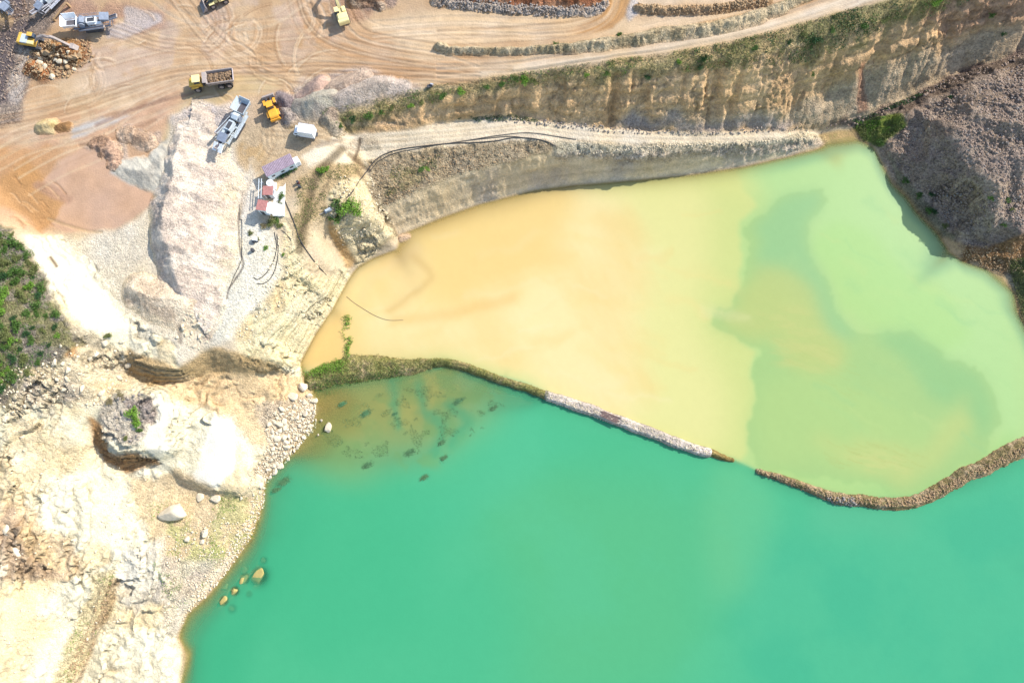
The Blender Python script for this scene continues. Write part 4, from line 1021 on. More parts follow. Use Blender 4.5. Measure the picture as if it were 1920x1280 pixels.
M_SLATE = mat('slate_blue_paint', (.22, .25, .30), .6, var=.25, dirt=(.16, .15, .15))
M_WHITE = mat('white_paint', (.80, .81, .80), .5, var=.06, sc=.9)
M_GREYP = mat('grey_paint', (.50, .50, .53), .6, var=.12)
M_RUSTP = mat('purple_rust_sheet', (.27, .205, .24), .8, var=.35, sc=2.4, dirt=(.20, .085, .06))
M_RED = mat('red_sheet', (.36, .16, .14), .8, var=.3, sc=2.5, dirt=(.28, .12, .09))
M_BELT = mat('conveyor_belt', (.10, .09, .095), .9, var=.3, dirt=(.22, .18, .15))
M_PIPE = mat('black_pipe', (.05, .048, .045), .6, var=.3)
M_ROOFW = mat('dusty_white_roof', (.78, .72, .64), .8, var=.1, dirt=(.6, .52, .44))
M_CONC = mat('concrete', (.74, .72, .66), .9, var=.08, sc=2)

# ------------------------------------------------------------------ rocks
import bmesh
def ico(sub):
    bm = bmesh.new(); bmesh.ops.create_icosphere(bm, subdivisions=sub, radius=1)
    v = np.array([q.co[:] for q in bm.verts]); bm.verts.ensure_lookup_table()
    f = np.array([[w.index for w in q.verts] for q in bm.faces]); bm.free(); return v, f
def rock_shape(seed, sub=3, flat=1.0, planes=9):
    r = np.random.default_rng(seed)
    v, f = ico(sub)
    v = v.copy()
    for k in range(planes):
        n = r.normal(size=3); n /= np.linalg.norm(n); d = r.uniform(.45, .8)
        t = v @ n - d
        v -= np.outer(np.clip(t, 0, None), n)
    v *= 1 + (fbm(v[:, 0] + seed, v[:, 1], v[:, 2], sc=.9, oct=3, seed=seed)[:, None] - .5) * .18
    v *= np.array([r.uniform(.95, 1.25), r.uniform(.7, .95), flat * r.uniform(.55, .8)])
    return v, f
ROCKS = [rock_shape(100 + k) for k in range(9)]
LROCKS = [rock_shape(200 + k, 1, planes=7) for k in range(10)]
_rm = {}
def rock_mesh(i, m):
    key = (i, m.name)
    if key not in _rm:
        o = raw_mesh('boulder', ROCKS[i][0], ROCKS[i][1], m)
        _rm[key] = o.data; bpy.data.objects.remove(o)
    return _rm[key]
def boulder(px, py, size, m=None, label=None, group=None, sx=1.0, sink=.25, i=None, z=None, rz=None, cat='boulder', hs=1.0):
    m = m or M_LIME
    i = random.randrange(9) if i is None else i
    o = bpy.data.objects.new('boulder', rock_mesh(i, m)); COL.objects.link(o)
    if z is None: p = G1(px, py)
    else:
        x_, y_ = at(px, py, z); p = Vector((float(x_), float(y_), z))
    s = size / 2
    o.scale = (s * sx, s, s * hs)
    o.rotation_euler = (random.uniform(-.15, .15), random.uniform(-.15, .15), random.uniform(0, 6.3) if rz is None else rz)
    o.location = p + Vector((0, 0, s * hs * (.55 - sink) if z is None else (.25 if z > -.2 else .35)))
    tag(o, label, cat, group); return o
boulder(330,958,6.0,M_LIME,'huge rounded cream boulder with a brown shaded end on the grassy lower slope',i=2,sx=1.15,rz=.2,hs=.9,sink=.15)
boulder(386,997,2.4,M_LIME,'white boulder in the weeds below the huge rounded boulder',i=3)
boulder(380,1016,1.3,M_LIME,'small white stone just below the white boulder in the weeds',i=4)
boulder(352,1010,1.6,M_LIME,'flat pale stone left of the white boulder in the weeds',i=5)
boulder(568,726,3.3,M_LIME,'large white boulder beside the left end of the overgrown causeway',i=0)
boulder(548,742,3.0,M_LIME,'flat white slab just below left of the boulder by the causeway',i=1,hs=.6)
boulder(582,741,1.8,M_LIME,'pointed white stone right below the boulder by the causeway',i=6)
boulder(617,801,2.3,M_LIME,'lone pinkish white block standing out of the shallow lake water',i=7,sx=1.2,sink=0,z=.15)
boulder(603,788,.8,M_LIME,'small pale stone in the shallows above the lone white block',i=5,z=0)
boulder(597,815,.7,M_LIME,'tiny pale stone in the shallows below the lone white block',i=5,z=0)
boulder(490,908,2.2,M_LIME,'pale rounded boulder at the waterline right of the undercut white rock',i=2)
boulder(378,932,2.4,M_LIME,'orange tinted slab lying under the left end of the undercut rock',i=4,hs=.6)
boulder(404,933,2.8,M_LIME,'pale flat slab lying under the middle of the undercut rock',i=1,hs=.6)
boulder(453,934,1.2,M_LIME,'little pale stone under the right end of the undercut rock',i=3)
for (a_, b_, s_, n_, l_) in ((14,988,3.4,6,'topmost large block of the cracked outcrop on the left edge'),(26,1036,3.8,0,'middle cube shaped block of the cracked outcrop on the left edge'),(8,1066,3.2,3,'lowest white block of the cracked outcrop on the left edge'),(54,1050,2.6,7,'small cracked block at the right side of the outcrop on the left edge'),(38,1010,2.0,4,'small brown block wedged between the outcrop blocks on the left edge')):
    boulder(a_, b_, s_, M_LIME if s_ > 3 else M_BROWN, l_, i=n_, sink=.75)
for (a_, b_, s_, z_, n_, l_, sx_) in ((486,1079,3.6,-.75,7,'largest sunken yellow brown rock, furthest from the lower left shore',1.3),(459,1083,2.3,-.7,6,'sunken slab just left of the largest sunken rock',1.3),(440,1107,2.0,-.45,2,'sunken roundish rock with its top almost at the surface',1.0),(419,1125,1.9,-.5,1,'lowest bright oblong rock under the shore water',1.4),(423,1100,1.8,-.9,3,'dim sunken rock beside the shore stones',1.0),(459,1066,1.9,-1.0,4,'dim sunken rock above the sunken slab',1.1),(494,1050,1.7,-1.2,5,'faint sunken rock nearest the bend above the largest sunken rock',1.0),(452,1050,1.0,-.8,2,'small dim sunken rock close in to the shore',1.0),(435,1140,1.9,-1.3,0,'faint deep sunken rock below the oblong one',1.2),(467,1113,1.4,-1.5,3,'very faint deep rock right of the roundish sunken one',1.0)):
    boulder(a_, b_, s_, M_WETROCK, l_, z=z_, i=n_, sx=sx_, hs=.7, rz=.9)
# countable talus stones along the lake shore
TG = 'pale talus stones on the lake shore below the bare slope'
TP = np.array([(592,745),(590,800),(545,855),(500,905),(478,890),(510,850),(500,800),(520,770),(560,750)])
def sample_poly(pts, n, seed=1, mind=0, water=False):
    w = zone_pts(pts, water); r = random.Random(seed); out = []
    x0, y0 = w.min(0); x1, y1 = w.max(0); t = 0
    while len(out) < n and t < n * 60:
        t += 1
        x, y = r.uniform(x0, x1), r.uniform(y0, y1); c = False; j = len(w) - 1
        for i in range(len(w)):
            if (w[i][1] > y) != (w[j][1] > y) and x < (w[j][0] - w[i][0]) * (y - w[i][1]) / (w[j][1] - w[i][1]) + w[i][0]: c = not c
            j = i
        if c and (mind == 0 or all((x - a) ** 2 + (y - b) ** 2 > mind * mind for a, b in out)): out.append((x, y))
    return out
def boulder_w(x, y, size, m, label, group, cat='stone'):
    o = bpy.data.objects.new('boulder', rock_mesh(random.randrange(9), m)); COL.objects.link(o)
    s = size / 2; o.scale = (s * random.uniform(.85, 1.3), s, s)
    o.rotation_euler = (random.uniform(-.3, .3), random.uniform(-.3, .3), random.uniform(0, 6.3))
    o.location = (x, y, float(ground_z(x, y)) + s * .22); tag(o, label, cat, group)
for x_, y_ in sample_poly([tuple(p) for p in TP], 90, 4, .9):
    boulder_w(x_, y_, random.choice((.8, .9, 1.0, 1.2, 1.5, 2.0)), M_LIME, 'pale stone in the talus fan above the brown shallows', TG)
for x_, y_ in sample_poly([(70,100),(160,108),(130,140),(100,146),(70,140)], 34, 5, 1.0):
    boulder_w(x_, y_, random.choice((.8, 1.0, 1.4, 1.8)), random.choice((M_BROWN, M_LIME, M_BROWN)), 'broken stone lying below the left excavator boom', 'broken stones below the left excavator')
for x_, y_ in sample_poly([(355,585),(400,600),(398,650),(360,660),(330,630)], 26, 6, .8):
    boulder_w(x_, y_, random.choice((.6, .8, 1.1)), M_LIME, 'pale stone strewn at the foot of the gravel flat', 'stones at the foot of the gravel flat')
for x_, y_ in sample_poly([(90,650),(230,640),(250,720),(190,740),(110,730)], 30, 8, 1.4):
    boulder_w(x_, y_, random.choice((.9, 1.2, 1.7)), M_LIME, 'pale stone on the broken slope below the scrub', 'stones on the broken slope below the scrub')
for x_, y_ in sample_poly([(222,735),(280,735),(290,790),(250,835),(215,815)], 26, 9, .6):
    boulder_w(x_, y_, random.choice((.6, .8, 1.0)), M_GREY, 'grey stone on top of the rock pillar around the green bush', 'grey stones on top of the rock pillar')

def rubble(name, label, cat, pos, sizes, m, zoff=.15):
    V = []; Fc = []; o = 0
    for (x_, y_, s_) in zip(pos[:, 0], pos[:, 1], sizes):
        v, f = LROCKS[random.randrange(10)]
        a = random.uniform(0, 6.3); ca, sa = math.cos(a), math.sin(a)
        v = v * (s_ / 2) * np.array([random.uniform(.8, 1.3), 1, 1])
        v = v @ np.array([[ca, sa, 0], [-sa, ca, 0], [0, 0, 1]])
        V.append(v + np.array([x_, y_, 0])); Fc.append(f + o); o += len(v)
    V = np.vstack(V); 
    zz = np.repeat(ground_z(pos[:, 0], pos[:, 1]) + sizes * zoff, len(LROCKS[0][0]))
    V[:, 2] += zz
    tag(raw_mesh(name, V, np.vstack(Fc), m), label, cat, None, 'stuff')
def rub(pts, n, lo, hi, m, label, seed, water=False, cat='rubble', zoff=.15):
    p = np.array(sample_poly(pts, n, seed, 0, water)); r = np.random.default_rng(seed)
    s = lo + (hi - lo) * r.random(len(p)) ** 2.5
    rubble('rubble', label, cat, p, s, m, zoff)
rub([(592,740),(594,800),(548,856),(500,908),(496,950),(470,1010),(440,1052),(395,1112),(350,1152),(338,1180),(330,1165),(420,1040),(470,960),(470,890),(500,840),(500,780)], 1900, .25, .8, M_LIME, 'small pale rubble along the lake shore on the left', 11)
rub([(300,1000),(430,960),(470,1000),(430,1060),(370,1110),(310,1180)], 500, .25, .7, M_LIME, 'scattered small stones on the weedy lower slope', 12)
rub(HEAP[5:9] + [(1920,430),(1850,440),(1800,440),(1740,360),(1690,300),(1670,260)] if False else [(1670,270),(1720,215),(1790,170),(1850,140),(1930,115),(1960,430),(1850,440),(1800,440),(1740,360),(1690,310)], 5200, .25, 1.0, M_DARKST, 'loose dark rubble over the spoil heap', 13, zoff=.1)
rub([(1670,270),(1720,215),(1790,170),(1850,140),(1930,115),(1960,430),(1850,440),(1800,440),(1740,360),(1690,310)], 1500, .25, .8, M_GREY, 'paler stones strewn over the spoil heap', 14, zoff=.1)
rub([(1796,458),(1850,462),(1920,440),(1920,512),(1850,503),(1800,486)], 420, .25, .7, M_BROWN, 'brown rubble on the low berm at the right shore', 15)
rub([(1196,10),(1260,14),(1330,12),(1440,-4),(1440,12),(1400,20),(1330,28),(1260,30),(1200,26)], 700, .3, .9, M_BROWN, 'brown broken stone on the bank at the top edge', 16)
rub([(815,-4),(880,2),(960,8),(1040,14),(1110,12),(1140,4),(1134,24),(1040,34),(960,28),(880,22),(815,14)], 900, .25, .9, M_GREY, 'grey white stones along the foot of the red brown heap', 17)
rub([(60,80),(170,75),(175,112),(130,146),(70,150),(45,140)], 700, .25, .9, M_BROWN, 'broken brown stone around the left excavator', 18)
rub([(0,0),(60,0),(60,60),(40,140),(0,200)], 400, .25, .8, M_DARKST, 'dark rubble in the top left corner', 19)
rub([(640,330),(700,335),(722,394),(746,440),(700,480),(664,496),(640,460),(620,410)], 500, .25, .8, M_LIME, 'pale broken stone on the rocky nose above the tan pond', 20)
rub([(530,400),(560,480),(600,530),(640,520),(600,600),(560,680),(500,660),(440,640),(500,520)], 420, .25, .7, M_LIME, 'loose pale stones on the slope above the tan pond', 21)
rub([(1420,878),(1500,904),(1560,926),(1660,936),(1720,930),(1820,880),(1930,828),(1930,842),(1820,896),(1720,946),(1640,950),(1550,938),(1500,918),(1420,890)], 1500, .25, .7, M_BROWN, 'brown stones on the curved causeway', 22, True)
rub([(1548,930),(1600,932),(1610,946),(1580,956),(1545,944)], 160, .3, .9, M_GREY, 'grey boulders piled at the bend of the curved causeway', 23, True)
rub([(1030,736),(1130,770),(1250,816),(1326,842),(1326,856),(1250,834),(1130,788),(1030,754)], 900, .2, .5, M_LIME, 'white gravel stones on the straight causeway', 24, True)
rub([(900,216),(1020,224),(1150,238),(1330,247),(1530,243),(1530,250),(1330,256),(1150,250),(1020,236),(900,226)], 420, .25, .8, M_GREY, 'fallen stones at the foot of the upper cliff', 25)
rub([(1540,240),(1650,206),(1780,146),(1920,100),(1920,112),(1780,160),(1650,218),(1600,236)], 360, .25, .9, M_DARKST, 'fallen stones in the gully behind the spoil heap', 26)
rub([(0,700),(130,660),(250,660),(190,760),(60,770),(0,790)], 420, .25, .8, M_LIME, 'broken stone on the slope under the scrub', 27)
rub([(0,800),(300,900),(250,1200),(0,1270)], 260, .25, .8, M_LIME, 'stray stones on the bare white slope', 28)
rub([(205,1075),(226,1085),(215,1135),(175,1200),(140,1290),(110,1290),(150,1200)], 360, .25, .6, M_BROWN, 'rubble filling the narrow gully on the lower slope', 29)
rub([(1080,290),(1200,275),(1400,268),(1530,258),(1530,264),(1400,276),(1200,286),(1080,292)], 350, .25, .7, M_LIME, 'loose pale stones along the lip of the lower cut', 30)
rub([(690,310),(850,276),(1030,270),(1030,286),(860,328),(722,386)], 900, .2, .55, M_BROWN, 'small brown stones on the weathered shoulder above the lower cut', 31)

# ------------------------------------------------------------------ plants
def leaves(n, lobes, size, seed, up=.3):
    """leaf-sized faces spread through the volume of the given lobes (cx, cy, cz, r)"""
    r = np.random.default_rng(seed); V = []; 
    w = np.array([l[3] ** 2 for l in lobes]); w = w / w.sum()
    idx = r.choice(len(lobes), n, p=w)
    L_ = np.array(lobes)[idx]
    d = r.normal(size=(n, 3)); d /= np.linalg.norm(d, axis=1)[:, None]
    rad = r.random(n) ** .45
    c = L_[:, :3] + d * (L_[:, 3] * rad)[:, None] * np.array([1, 1, .75])
    c[:, 2] = np.abs(c[:, 2])
    a = r.normal(size=(n, 3)) + d * .4; a[:, 2] += up; a /= np.linalg.norm(a, axis=1)[:, None]
    b = np.cross(a, r.normal(size=(n, 3))); b /= np.linalg.norm(b, axis=1)[:, None]; t = np.cross(a, b)
    s = size * r.uniform(.6, 1.4, n)[:, None]
    q = np.stack([c - b * s, c + t * s * .5, c + b * s, c - t * s * .5], 1)
    return q.reshape(-1, 3), np.arange(n * 4).reshape(-1, 4)
_bm = {}
def bush_mesh(kind, m):
    key = (kind, m.name)
    if key not in _bm:
        r = random.Random(kind * 5 + 1)
        lobes = [(0, 0, .35, .55)] + [(r.uniform(-.55, .55), r.uniform(-.55, .55), r.uniform(.15, .55), r.uniform(.25, .45)) for _ in range(6)]
        v, f = leaves(520, lobes, .085, kind)
        o = raw_mesh('foliage', v, f, m); _bm[key] = o.data; bpy.data.objects.remove(o)
    return _bm[key]
_tm = []
def twig_mesh():
    if not _tm:
        mb = MB()
        for k in range(6):
            a = k * 1.05; mb.tube([(0, 0, -.1), (.18 * math.cos(a), .18 * math.sin(a), .25), (.45 * math.cos(a), .45 * math.sin(a), .55)], [.035, .025, .01], 5)
        o = mb.build('stem', M_TWIG); _tm.append(o.data); bpy.data.objects.remove(o)
    return _tm[0]
class MB:
    def __init__(s): s.v = []; s.f = []
    def add(s, vs, fs):
        o = len(s.v); s.v += [tuple(q) for q in vs]; s.f += [tuple(i + o for i in q) for q in fs]; return s
    def box(s, c, d, r=(0, 0, 0), taper=(1, 1)):
        M_ = Euler(r).to_matrix(); c = Vector(c); out = []
        for zz in (-.5, .5):
            k = taper if zz > 0 else (1, 1)
            for (xx, yy) in ((-.5, -.5), (.5, -.5), (.5, .5), (-.5, .5)):
                out.append(c + M_ @ Vector((xx * d[0] * k[0], yy * d[1] * k[1], zz * d[2])))
        return s.add(out, [(3, 2, 1, 0), (4, 5, 6, 7), (0, 1, 5, 4), (1, 2, 6, 5), (2, 3, 7, 6), (3, 0, 4, 7)])
    def prism(s, prof, y0, y1):     # profile in x,z swept along y
        n = len(prof)
        vs = [(x, y0, z) for x, z in prof] + [(x, y1, z) for x, z in prof]
        fs = [tuple(range(n - 1, -1, -1)), tuple(range(n, 2 * n))] + [(i, (i + 1) % n, n + (i + 1) % n, n + i) for i in range(n)]
        return s.add(vs, [tuple(reversed(q)) for q in fs])
    def tube(s, pts, rad, n=8):
        pts = [Vector(p) for p in pts]; rad = rad if isinstance(rad, (list, tuple)) else [rad] * len(pts); o = len(s.v)
        for i, p in enumerate(pts):
            d = (pts[min(i + 1, len(pts) - 1)] - pts[max(i - 1, 0)]).normalized()
            u = d.cross(Vector((0, 0, 1))); u = u.normalized() if u.length > .01 else Vector((1, 0, 0)); w = u.cross(d)
            for k in range(n):
                a = 2 * math.pi * k / n; s.v.append(tuple(p + (u * math.cos(a) + w * math.sin(a)) * rad[i]))
        for i in range(len(pts) - 1):
            for k in range(n): s.f.append((o + i * n + k, o + i * n + (k + 1) % n, o + (i + 1) * n + (k + 1) % n, o + (i + 1) * n + k))
        s.f.append(tuple(o + k for k in range(n - 1, -1, -1))); s.f.append(tuple(o + (len(pts) - 1) * n + k for k in range(n)))
        return s
    def cyl(s, a, b, r, n=16): return s.tube([a, b], r, n)
    def build(s, name, m, parent=None, bevel=0):
        me = bpy.data.meshes.new(name); me.from_pydata(s.v, [], s.f); me.update(); me.materials.append(m)
        o = bpy.data.objects.new(name, me); COL.objects.link(o)
        if parent: o.parent = parent
        if bevel:
            b = o.modifiers.new('bevel', 'BEVEL'); b.width = bevel; b.segments = 2; b.limit_method = 'ANGLE'
        return o
def shrub_at(x, y, r, m, label, group=None, kind=None, z=None, hs=1.0):
    root = bpy.data.objects.new('shrub', None); COL.objects.link(root)
    root.location = (x, y, (float(ground_z(x, y)) if z is None else z) - .05)
    root.rotation_euler = (0, 0, random.uniform(0, 6.3)); root.scale = (r, r * random.uniform(.8, 1.1), r * random.uniform(.7, 1.0) * hs)
    f = bpy.data.objects.new('foliage', bush_mesh(random.randrange(6) if kind is None else kind, m)); COL.objects.link(f); f.parent = root
    t = bpy.data.objects.new('stem', twig_mesh()); COL.objects.link(t); t.parent = root
    tag(root, label, 'shrub', group); return root
def shrub(px, py, r, m, label, group=None, **k):
    p = G1(px, py); return shrub_at(p.x, p.y, r, m, label, group, **k)
SCRUB = [(-60,440),(-10,428),(28,437),(44,462),(66,470),(72,505),(92,530),(88,560),(114,588),(110,610),(140,622),(126,640),(100,640),(96,672),(62,684),(66,704),(30,712),(0,744),(-60,745)]
for x_, y_ in sample_poly(SCRUB, 100, 31, 1.5):
    m_ = random.choice((M_L1, M_L1, M_L4, M_L3, M_L2))
    d_ = {'leaf_green': 'mid green', 'leaf_dark': 'dark green', 'leaf_olive': 'olive', 'leaf_bright': 'bright green'}[m_.name]
    shrub_at(x_, y_, random.uniform(.8, 2.1), m_, d_ + ' shrub in the thicket on the hill at the left edge', d_ + ' shrubs on the left hill')
def blades(name, label, cat, pts, n, size, m, seed, water=False, h=.35, line=None, spread=1.0, patch=None, z0=0.0):
    r = np.random.default_rng(seed)
    if line is not None:
        c = smooth_line(zone_pts(line, water)); i = r.integers(0, len(c) - 1, n); t = r.random(n)[:, None]
        p = c[i] * (1 - t) + c[i + 1] * t + r.normal(size=(n, 2)) * spread
    else: p = np.array(sample_poly(pts, n, seed, 0, water))
    if patch:
        q = fbm(p[:, 0], p[:, 1], sc=patch[0], oct=3, seed=seed); p = p[q > patch[1]]
    n = len(p)
    z = ground_z(p[:, 0], p[:, 1]) if z0 == 0 else np.full(n, z0)
    c = np.stack([p[:, 0], p[:, 1], z + r.random(n) * h], 1)
    a = r.normal(size=(n, 3)); a[:, 2] += .8; a /= np.linalg.norm(a, axis=1)[:, None]
    b = np.cross(a, r.normal(size=(n, 3))); b /= np.linalg.norm(b, axis=1)[:, None]; t = np.cross(a, b)
    s = size * r.uniform(.5, 1.4, n)[:, None]
    q = np.stack([c - b * s, c + t * s * .4, c + b * s, c - t * s * .4], 1).reshape(-1, 3)
    tag(raw_mesh(name, q, np.arange(n * 4).reshape(-1, 4), m), label, cat, None, 'stuff')
blades('grass', 'mixed green undergrowth covering the hill at the left edge', 'undergrowth', SCRUB, 13000, .15, M_L1, 41, patch=(3.5, .52))
blades('grass', 'olive undergrowth between the shrubs on the left hill', 'undergrowth', SCRUB, 9000, .15, M_L3, 42, h=.4, patch=(2.6, .53))
blades('grass', 'dry grass and weeds along the lip of the upper cliff', 'grass', LIP, 9000, .16, M_L5, 43, patch=(4, .42))
blades('grass', 'green weeds along the lip of the upper cliff', 'weeds', LIP, 9000, .17, M_L3, 44, patch=(3.2, .56), h=.5)
blades('grass', 'patches of dark green growth on the upper cliff edge', 'weeds', LIP, 12000, .18, M_L1, 45, patch=(2.6, .63), h=.6)
blades('weeds', 'green weeds matted over the broad end of the causeway', 'weeds', None, 4200, .15, M_L3, 46, True, .5, [(582,712),(640,694),(700,690),(760,686),(812,681)], 1.8)
blades('weeds', 'bright green weeds at the left tip of the causeway', 'weeds', None, 2600, .16, M_L2, 47, True, .5, [(578,694),(610,690),(645,684)], 1.1)
blades('weeds', 'dark green weeds on the lower side of the broad causeway', 'weeds', None, 2000, .16, M_L1, 48, True, .4, [(590,730),(640,722),(700,712),(760,700)], 1.0)
blades('weeds', 'weeds along the narrow curved causeway', 'weeds', None, 2600, .14, M_L3, 49, True, .4, [(806,682),(840,680),(880,690),(930,708),(985,728),(1026,742)], .7)
blades('weeds', 'yellow green reeds standing in a line in the tan pond above the causeway', 'reeds', None, 1500, .17, M_L2, 50, True, .5, [(649,590),(653,608),(649,624),(655,640),(651,656),(657,670),(655,684)], .5, patch=(1.6, .42), z0=.05)
blades('weeds', 'weeds scattered along the curved rubble causeway', 'weeds', None, 3600, .13, M_L3, 51, True, .3, [(1420,883),(1500,910),(1550,928),(1600,938),(1660,942),(1715,938),(1770,914),(1820,886),(1870,862),(1930,834)], .9, patch=(2.5, .45))
blades('grass', 'sunlit green grass in the corner where the spoil heap meets the pond', 'grass', [(1604,228),(1640,222),(1688,216),(1694,238),(1660,262),(1650,276),(1612,258)], 4600, .16, M_L2, 52, h=.4, patch=(2.2, .5))
blades('grass', 'olive grass mixed into the corner by the spoil heap', 'grass', [(1604,228),(1640,222),(1688,216),(1694,238),(1660,262),(1650,276),(1612,258)], 4600, .16, M_L3, 53, h=.4, patch=(2.8, .45))
blades('grass', 'sparse yellow green weeds on the lower lakeside slope', 'weeds', [(270,940),(400,930),(488,930),(480,1000),(430,1060),(360,1120),(310,1180),(290,1060)], 7000, .13, M_L2, 54, patch=(2.6, .54), h=.2)
blades('grass', 'sparse olive weeds on the slope below the huts', 'weeds', [(560,340),(610,310),(690,310),(640,350),(620,390),(600,440),(560,470),(550,400)], 5000, .13, M_L3, 55, patch=(2.4, .52), h=.25)
blades('grass', 'green growth at the right edge by the pond shore', 'weeds', [(1892,486),(1950,480),(1950,640),(1915,600),(1905,550)], 3500, .16, M_L3, 56, h=.4)
blades('grass', 'sparse weeds on the shoulder above the lower cut', 'weeds', [(740,300),(830,290),(850,320),(780,350),(720,370)], 2600, .13, M_L3, 57, patch=(2.2, .54), h=.2)
blades('grass', 'few yellow weeds in the narrow gully on the lower slope', 'weeds', [(190,1060),(215,1075),(190,1180),(130,1290),(90,1290),(150,1160)], 1800, .13, M_L2, 58, patch=(2.4, .56), h=.2)
blades('grass', 'dark weeds at the foot of the upper cliff', 'weeds', [(850,220),(960,214),(1010,222),(1010,230),(960,226),(880,232)], 1800, .14, M_L4, 59, h=.3, patch=(3, .45))
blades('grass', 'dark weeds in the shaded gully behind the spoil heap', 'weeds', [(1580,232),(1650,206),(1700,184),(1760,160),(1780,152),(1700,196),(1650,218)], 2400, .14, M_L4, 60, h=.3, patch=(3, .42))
RL = [(1300,92),(1450,60),(1600,17),(1700,-6),(1850,-50),(1850,-10),(1700,50),(1600,88),(1500,120),(1400,132),(1300,146)]
blades('grass', 'dark scrubby growth spilling down the right part of the upper cliff', 'weeds', RL, 9000, .2, M_L4, 62, patch=(3.4, .60), h=.7)
blades('grass', 'olive scrubby growth spilling down the right part of the upper cliff', 'weeds', RL, 9000, .19, M_L3, 63, patch=(3.0, .57), h=.6)
# single shrubs that stand out
S = shrub
S(984,152,1.7,M_L2,'bright tall shrub, highest of the row on the cliff lip right of the grey heaps',hs=1.4)
S(968,150,1.3,M_L1,'green shrub touching the tall bright shrub on the cliff lip')
S(940,160,1.2,M_L1,'rounded blue green shrub on the lip left of the tall bright shrub')
S(1003,154,1.2,M_L3,'olive shrub on the lip right of the tall bright shrub')
S(912,166,1.2,M_L1,'small green shrub on the lip, third left of the tall bright shrub')
S(864,174,1.6,M_L2,'yellow green spreading shrub on the lip above a cliff bulge')
S(830,184,1.4,M_L1,'green shrub on the lip left of the yellow green spreading one')
S(790,194,1.4,M_L3,'yellowish shrub on the lip midway to the grey heaps')
S(772,198,1.2,M_L2,'small bright shrub beside the yellowish one on the lip')
S(735,204,1.1,M_L3,'pale olive shrub on the lip just right of the dark green one')
S(692,220,1.8,M_L1,'dark green shrub at the low left end of the cliff lip')
S(664,226,1.4,M_L4,'dark shrub nearest the grey heap at the left end of the lip')
S(716,212,1.3,M_L1,'green shrub between the dark green one and the pale olive one')
S(640,238,1.0,M_L1,'low green shrub on the slope under the dark grey heap')
S(1040,86,1.0,M_L1,'small green shrub on the beige berm left of centre')
S(1160,66,1.0,M_L1,'small green shrub on the beige berm where the curved track meets it')
S(1272,118,1.1,M_L2,'bright green shrub on the cliff edge beside the dark hanging bush')
S(1318,112,1.5,M_L4,'dark hanging bush over the cliff edge below the haul road',hs=1.5)
S(1312,128,1.3,M_L4,'dark growth trailing under the hanging bush')
S(1416,92,1.2,M_L1,'dark green shrub on the cliff edge right of the hanging bush')
S(1478,80,1.3,M_L4,'dark round shrub where the cliff edge starts to rise right')
S(1530,74,1.9,M_L4,'largest dark shrub on the right part of the cliff edge')
S(1505,66,1.3,M_L3,'olive shrub above left of the largest dark shrub')
S(1560,58,1.2,M_L1,'green shrub right of the largest dark shrub')
S(1618,52,1.4,M_L1,'green shrub over the rusty seep in the cliff')
S(1660,38,1.5,M_L3,'olive shrub on the cliff edge beyond the rusty seep')
S(1756,6,1.8,M_L2,'pale bright shrub at the top edge of the photo on the right')
S(1860,30,1.3,M_L1,'green shrub clinging to the upper right cliff')
S(1880,66,1.1,M_L4,'dark shrub clinging low on the upper right cliff')
S(1524,140,.9,M_L1,'lone green tuft in the middle of the shaded cliff face')
S(1100,142,1.0,M_L2,'small yellow green shrub on the cliff lip above the brown gullies')
S(1140,140,1.1,M_L1,'dark green shrub in a hollow of the cliff lip')
S(1214,146,1.3,M_L4,'dark green mat hanging in the cliff under the lip',hs=.5)
S(652,392,3.2,M_L2,'bright green bush, largest on the rocky nose above the tan pond')
S(666,398,2.6,M_L2,'bright green bush at the right of the clump on the rocky nose')
S(636,388,2.3,M_L1,'mid green bush at the left of the clump on the rocky nose')
S(630,408,2.4,M_L1,'darker bush on the shaded edge of the rocky nose')
S(602,322,1.5,M_L2,'green bush on the slope between the long cabin and the cliff')
S(612,317,1.1,M_L2,'small bright bush touching the one on the slope')
S(528,331,1.5,M_L4,'dark green shrub against the left of the long cabin wall')
S(540,326,1.7,M_L4,'dark green shrub against the middle of the long cabin wall')
S(552,318,1.4,M_L1,'green shrub at the right end of the long cabin wall')
S(527,369,1.2,M_L1,'green shrub on the concrete beside the upper red hut')
S(524,380,.9,M_L3,'olive shrub on the concrete below the green one')
S(508,418,1.7,M_L3,'olive shrub below the lower red hut')
S(520,416,1.3,M_L1,'mid green shrub right of the olive one below the lower hut')
S(496,424,1.3,M_L5,'dry pale shrub left of the olive one below the lower hut')
S(526,424,1.0,M_L3,'small olive shrub at the right end of the row below the lower hut')
S(470,438,1.0,M_L3,'small yellowish shrub above the white box on the gravel')
S(484,448,.7,M_L3,'thin weed plant right of the white box on the gravel')
S(500,466,.9,M_L2,'bright weed plant on the pale ground below the white box')
S(531,478,.7,M_L2,'small weed beside the thin hoses')
S(790,318,1.5,M_L1,'green weed patch on the shoulder above the lower cut',hs=.5)
S(802,316,1.0,M_L2,'brighter weed patch beside the green one on the shoulder',hs=.5)
S(250,775,2.3,M_L2,'bright green bush on top of the rock pillar')
S(256,792,2.1,M_L2,'lower bright green bush on top of the rock pillar')
S(262,806,1.0,M_L1,'small green bush at the foot of the pillar top bushes')
S(236,822,.9,M_L3,'thin greyish bush at the lower tip of the rock pillar')
S(228,742,1.6,M_L5,'dry olive bush above left of the pillar bushes',hs=.6)
S(206,752,1.4,M_L5,'sparse dry bush at the left rim of the rock pillar',hs=.6)
S(204,630,1.2,M_L3,'dry bush on the slope right of the scrub hill')
S(1696,340,1.4,M_L1,'green shrub highest along the shore under the spoil heap')
S(1724,368,1.3,M_L1,'second green shrub along the shore under the spoil heap')
S(1746,366,1.1,M_L4,'dark shrub against the small scarp of the spoil heap')
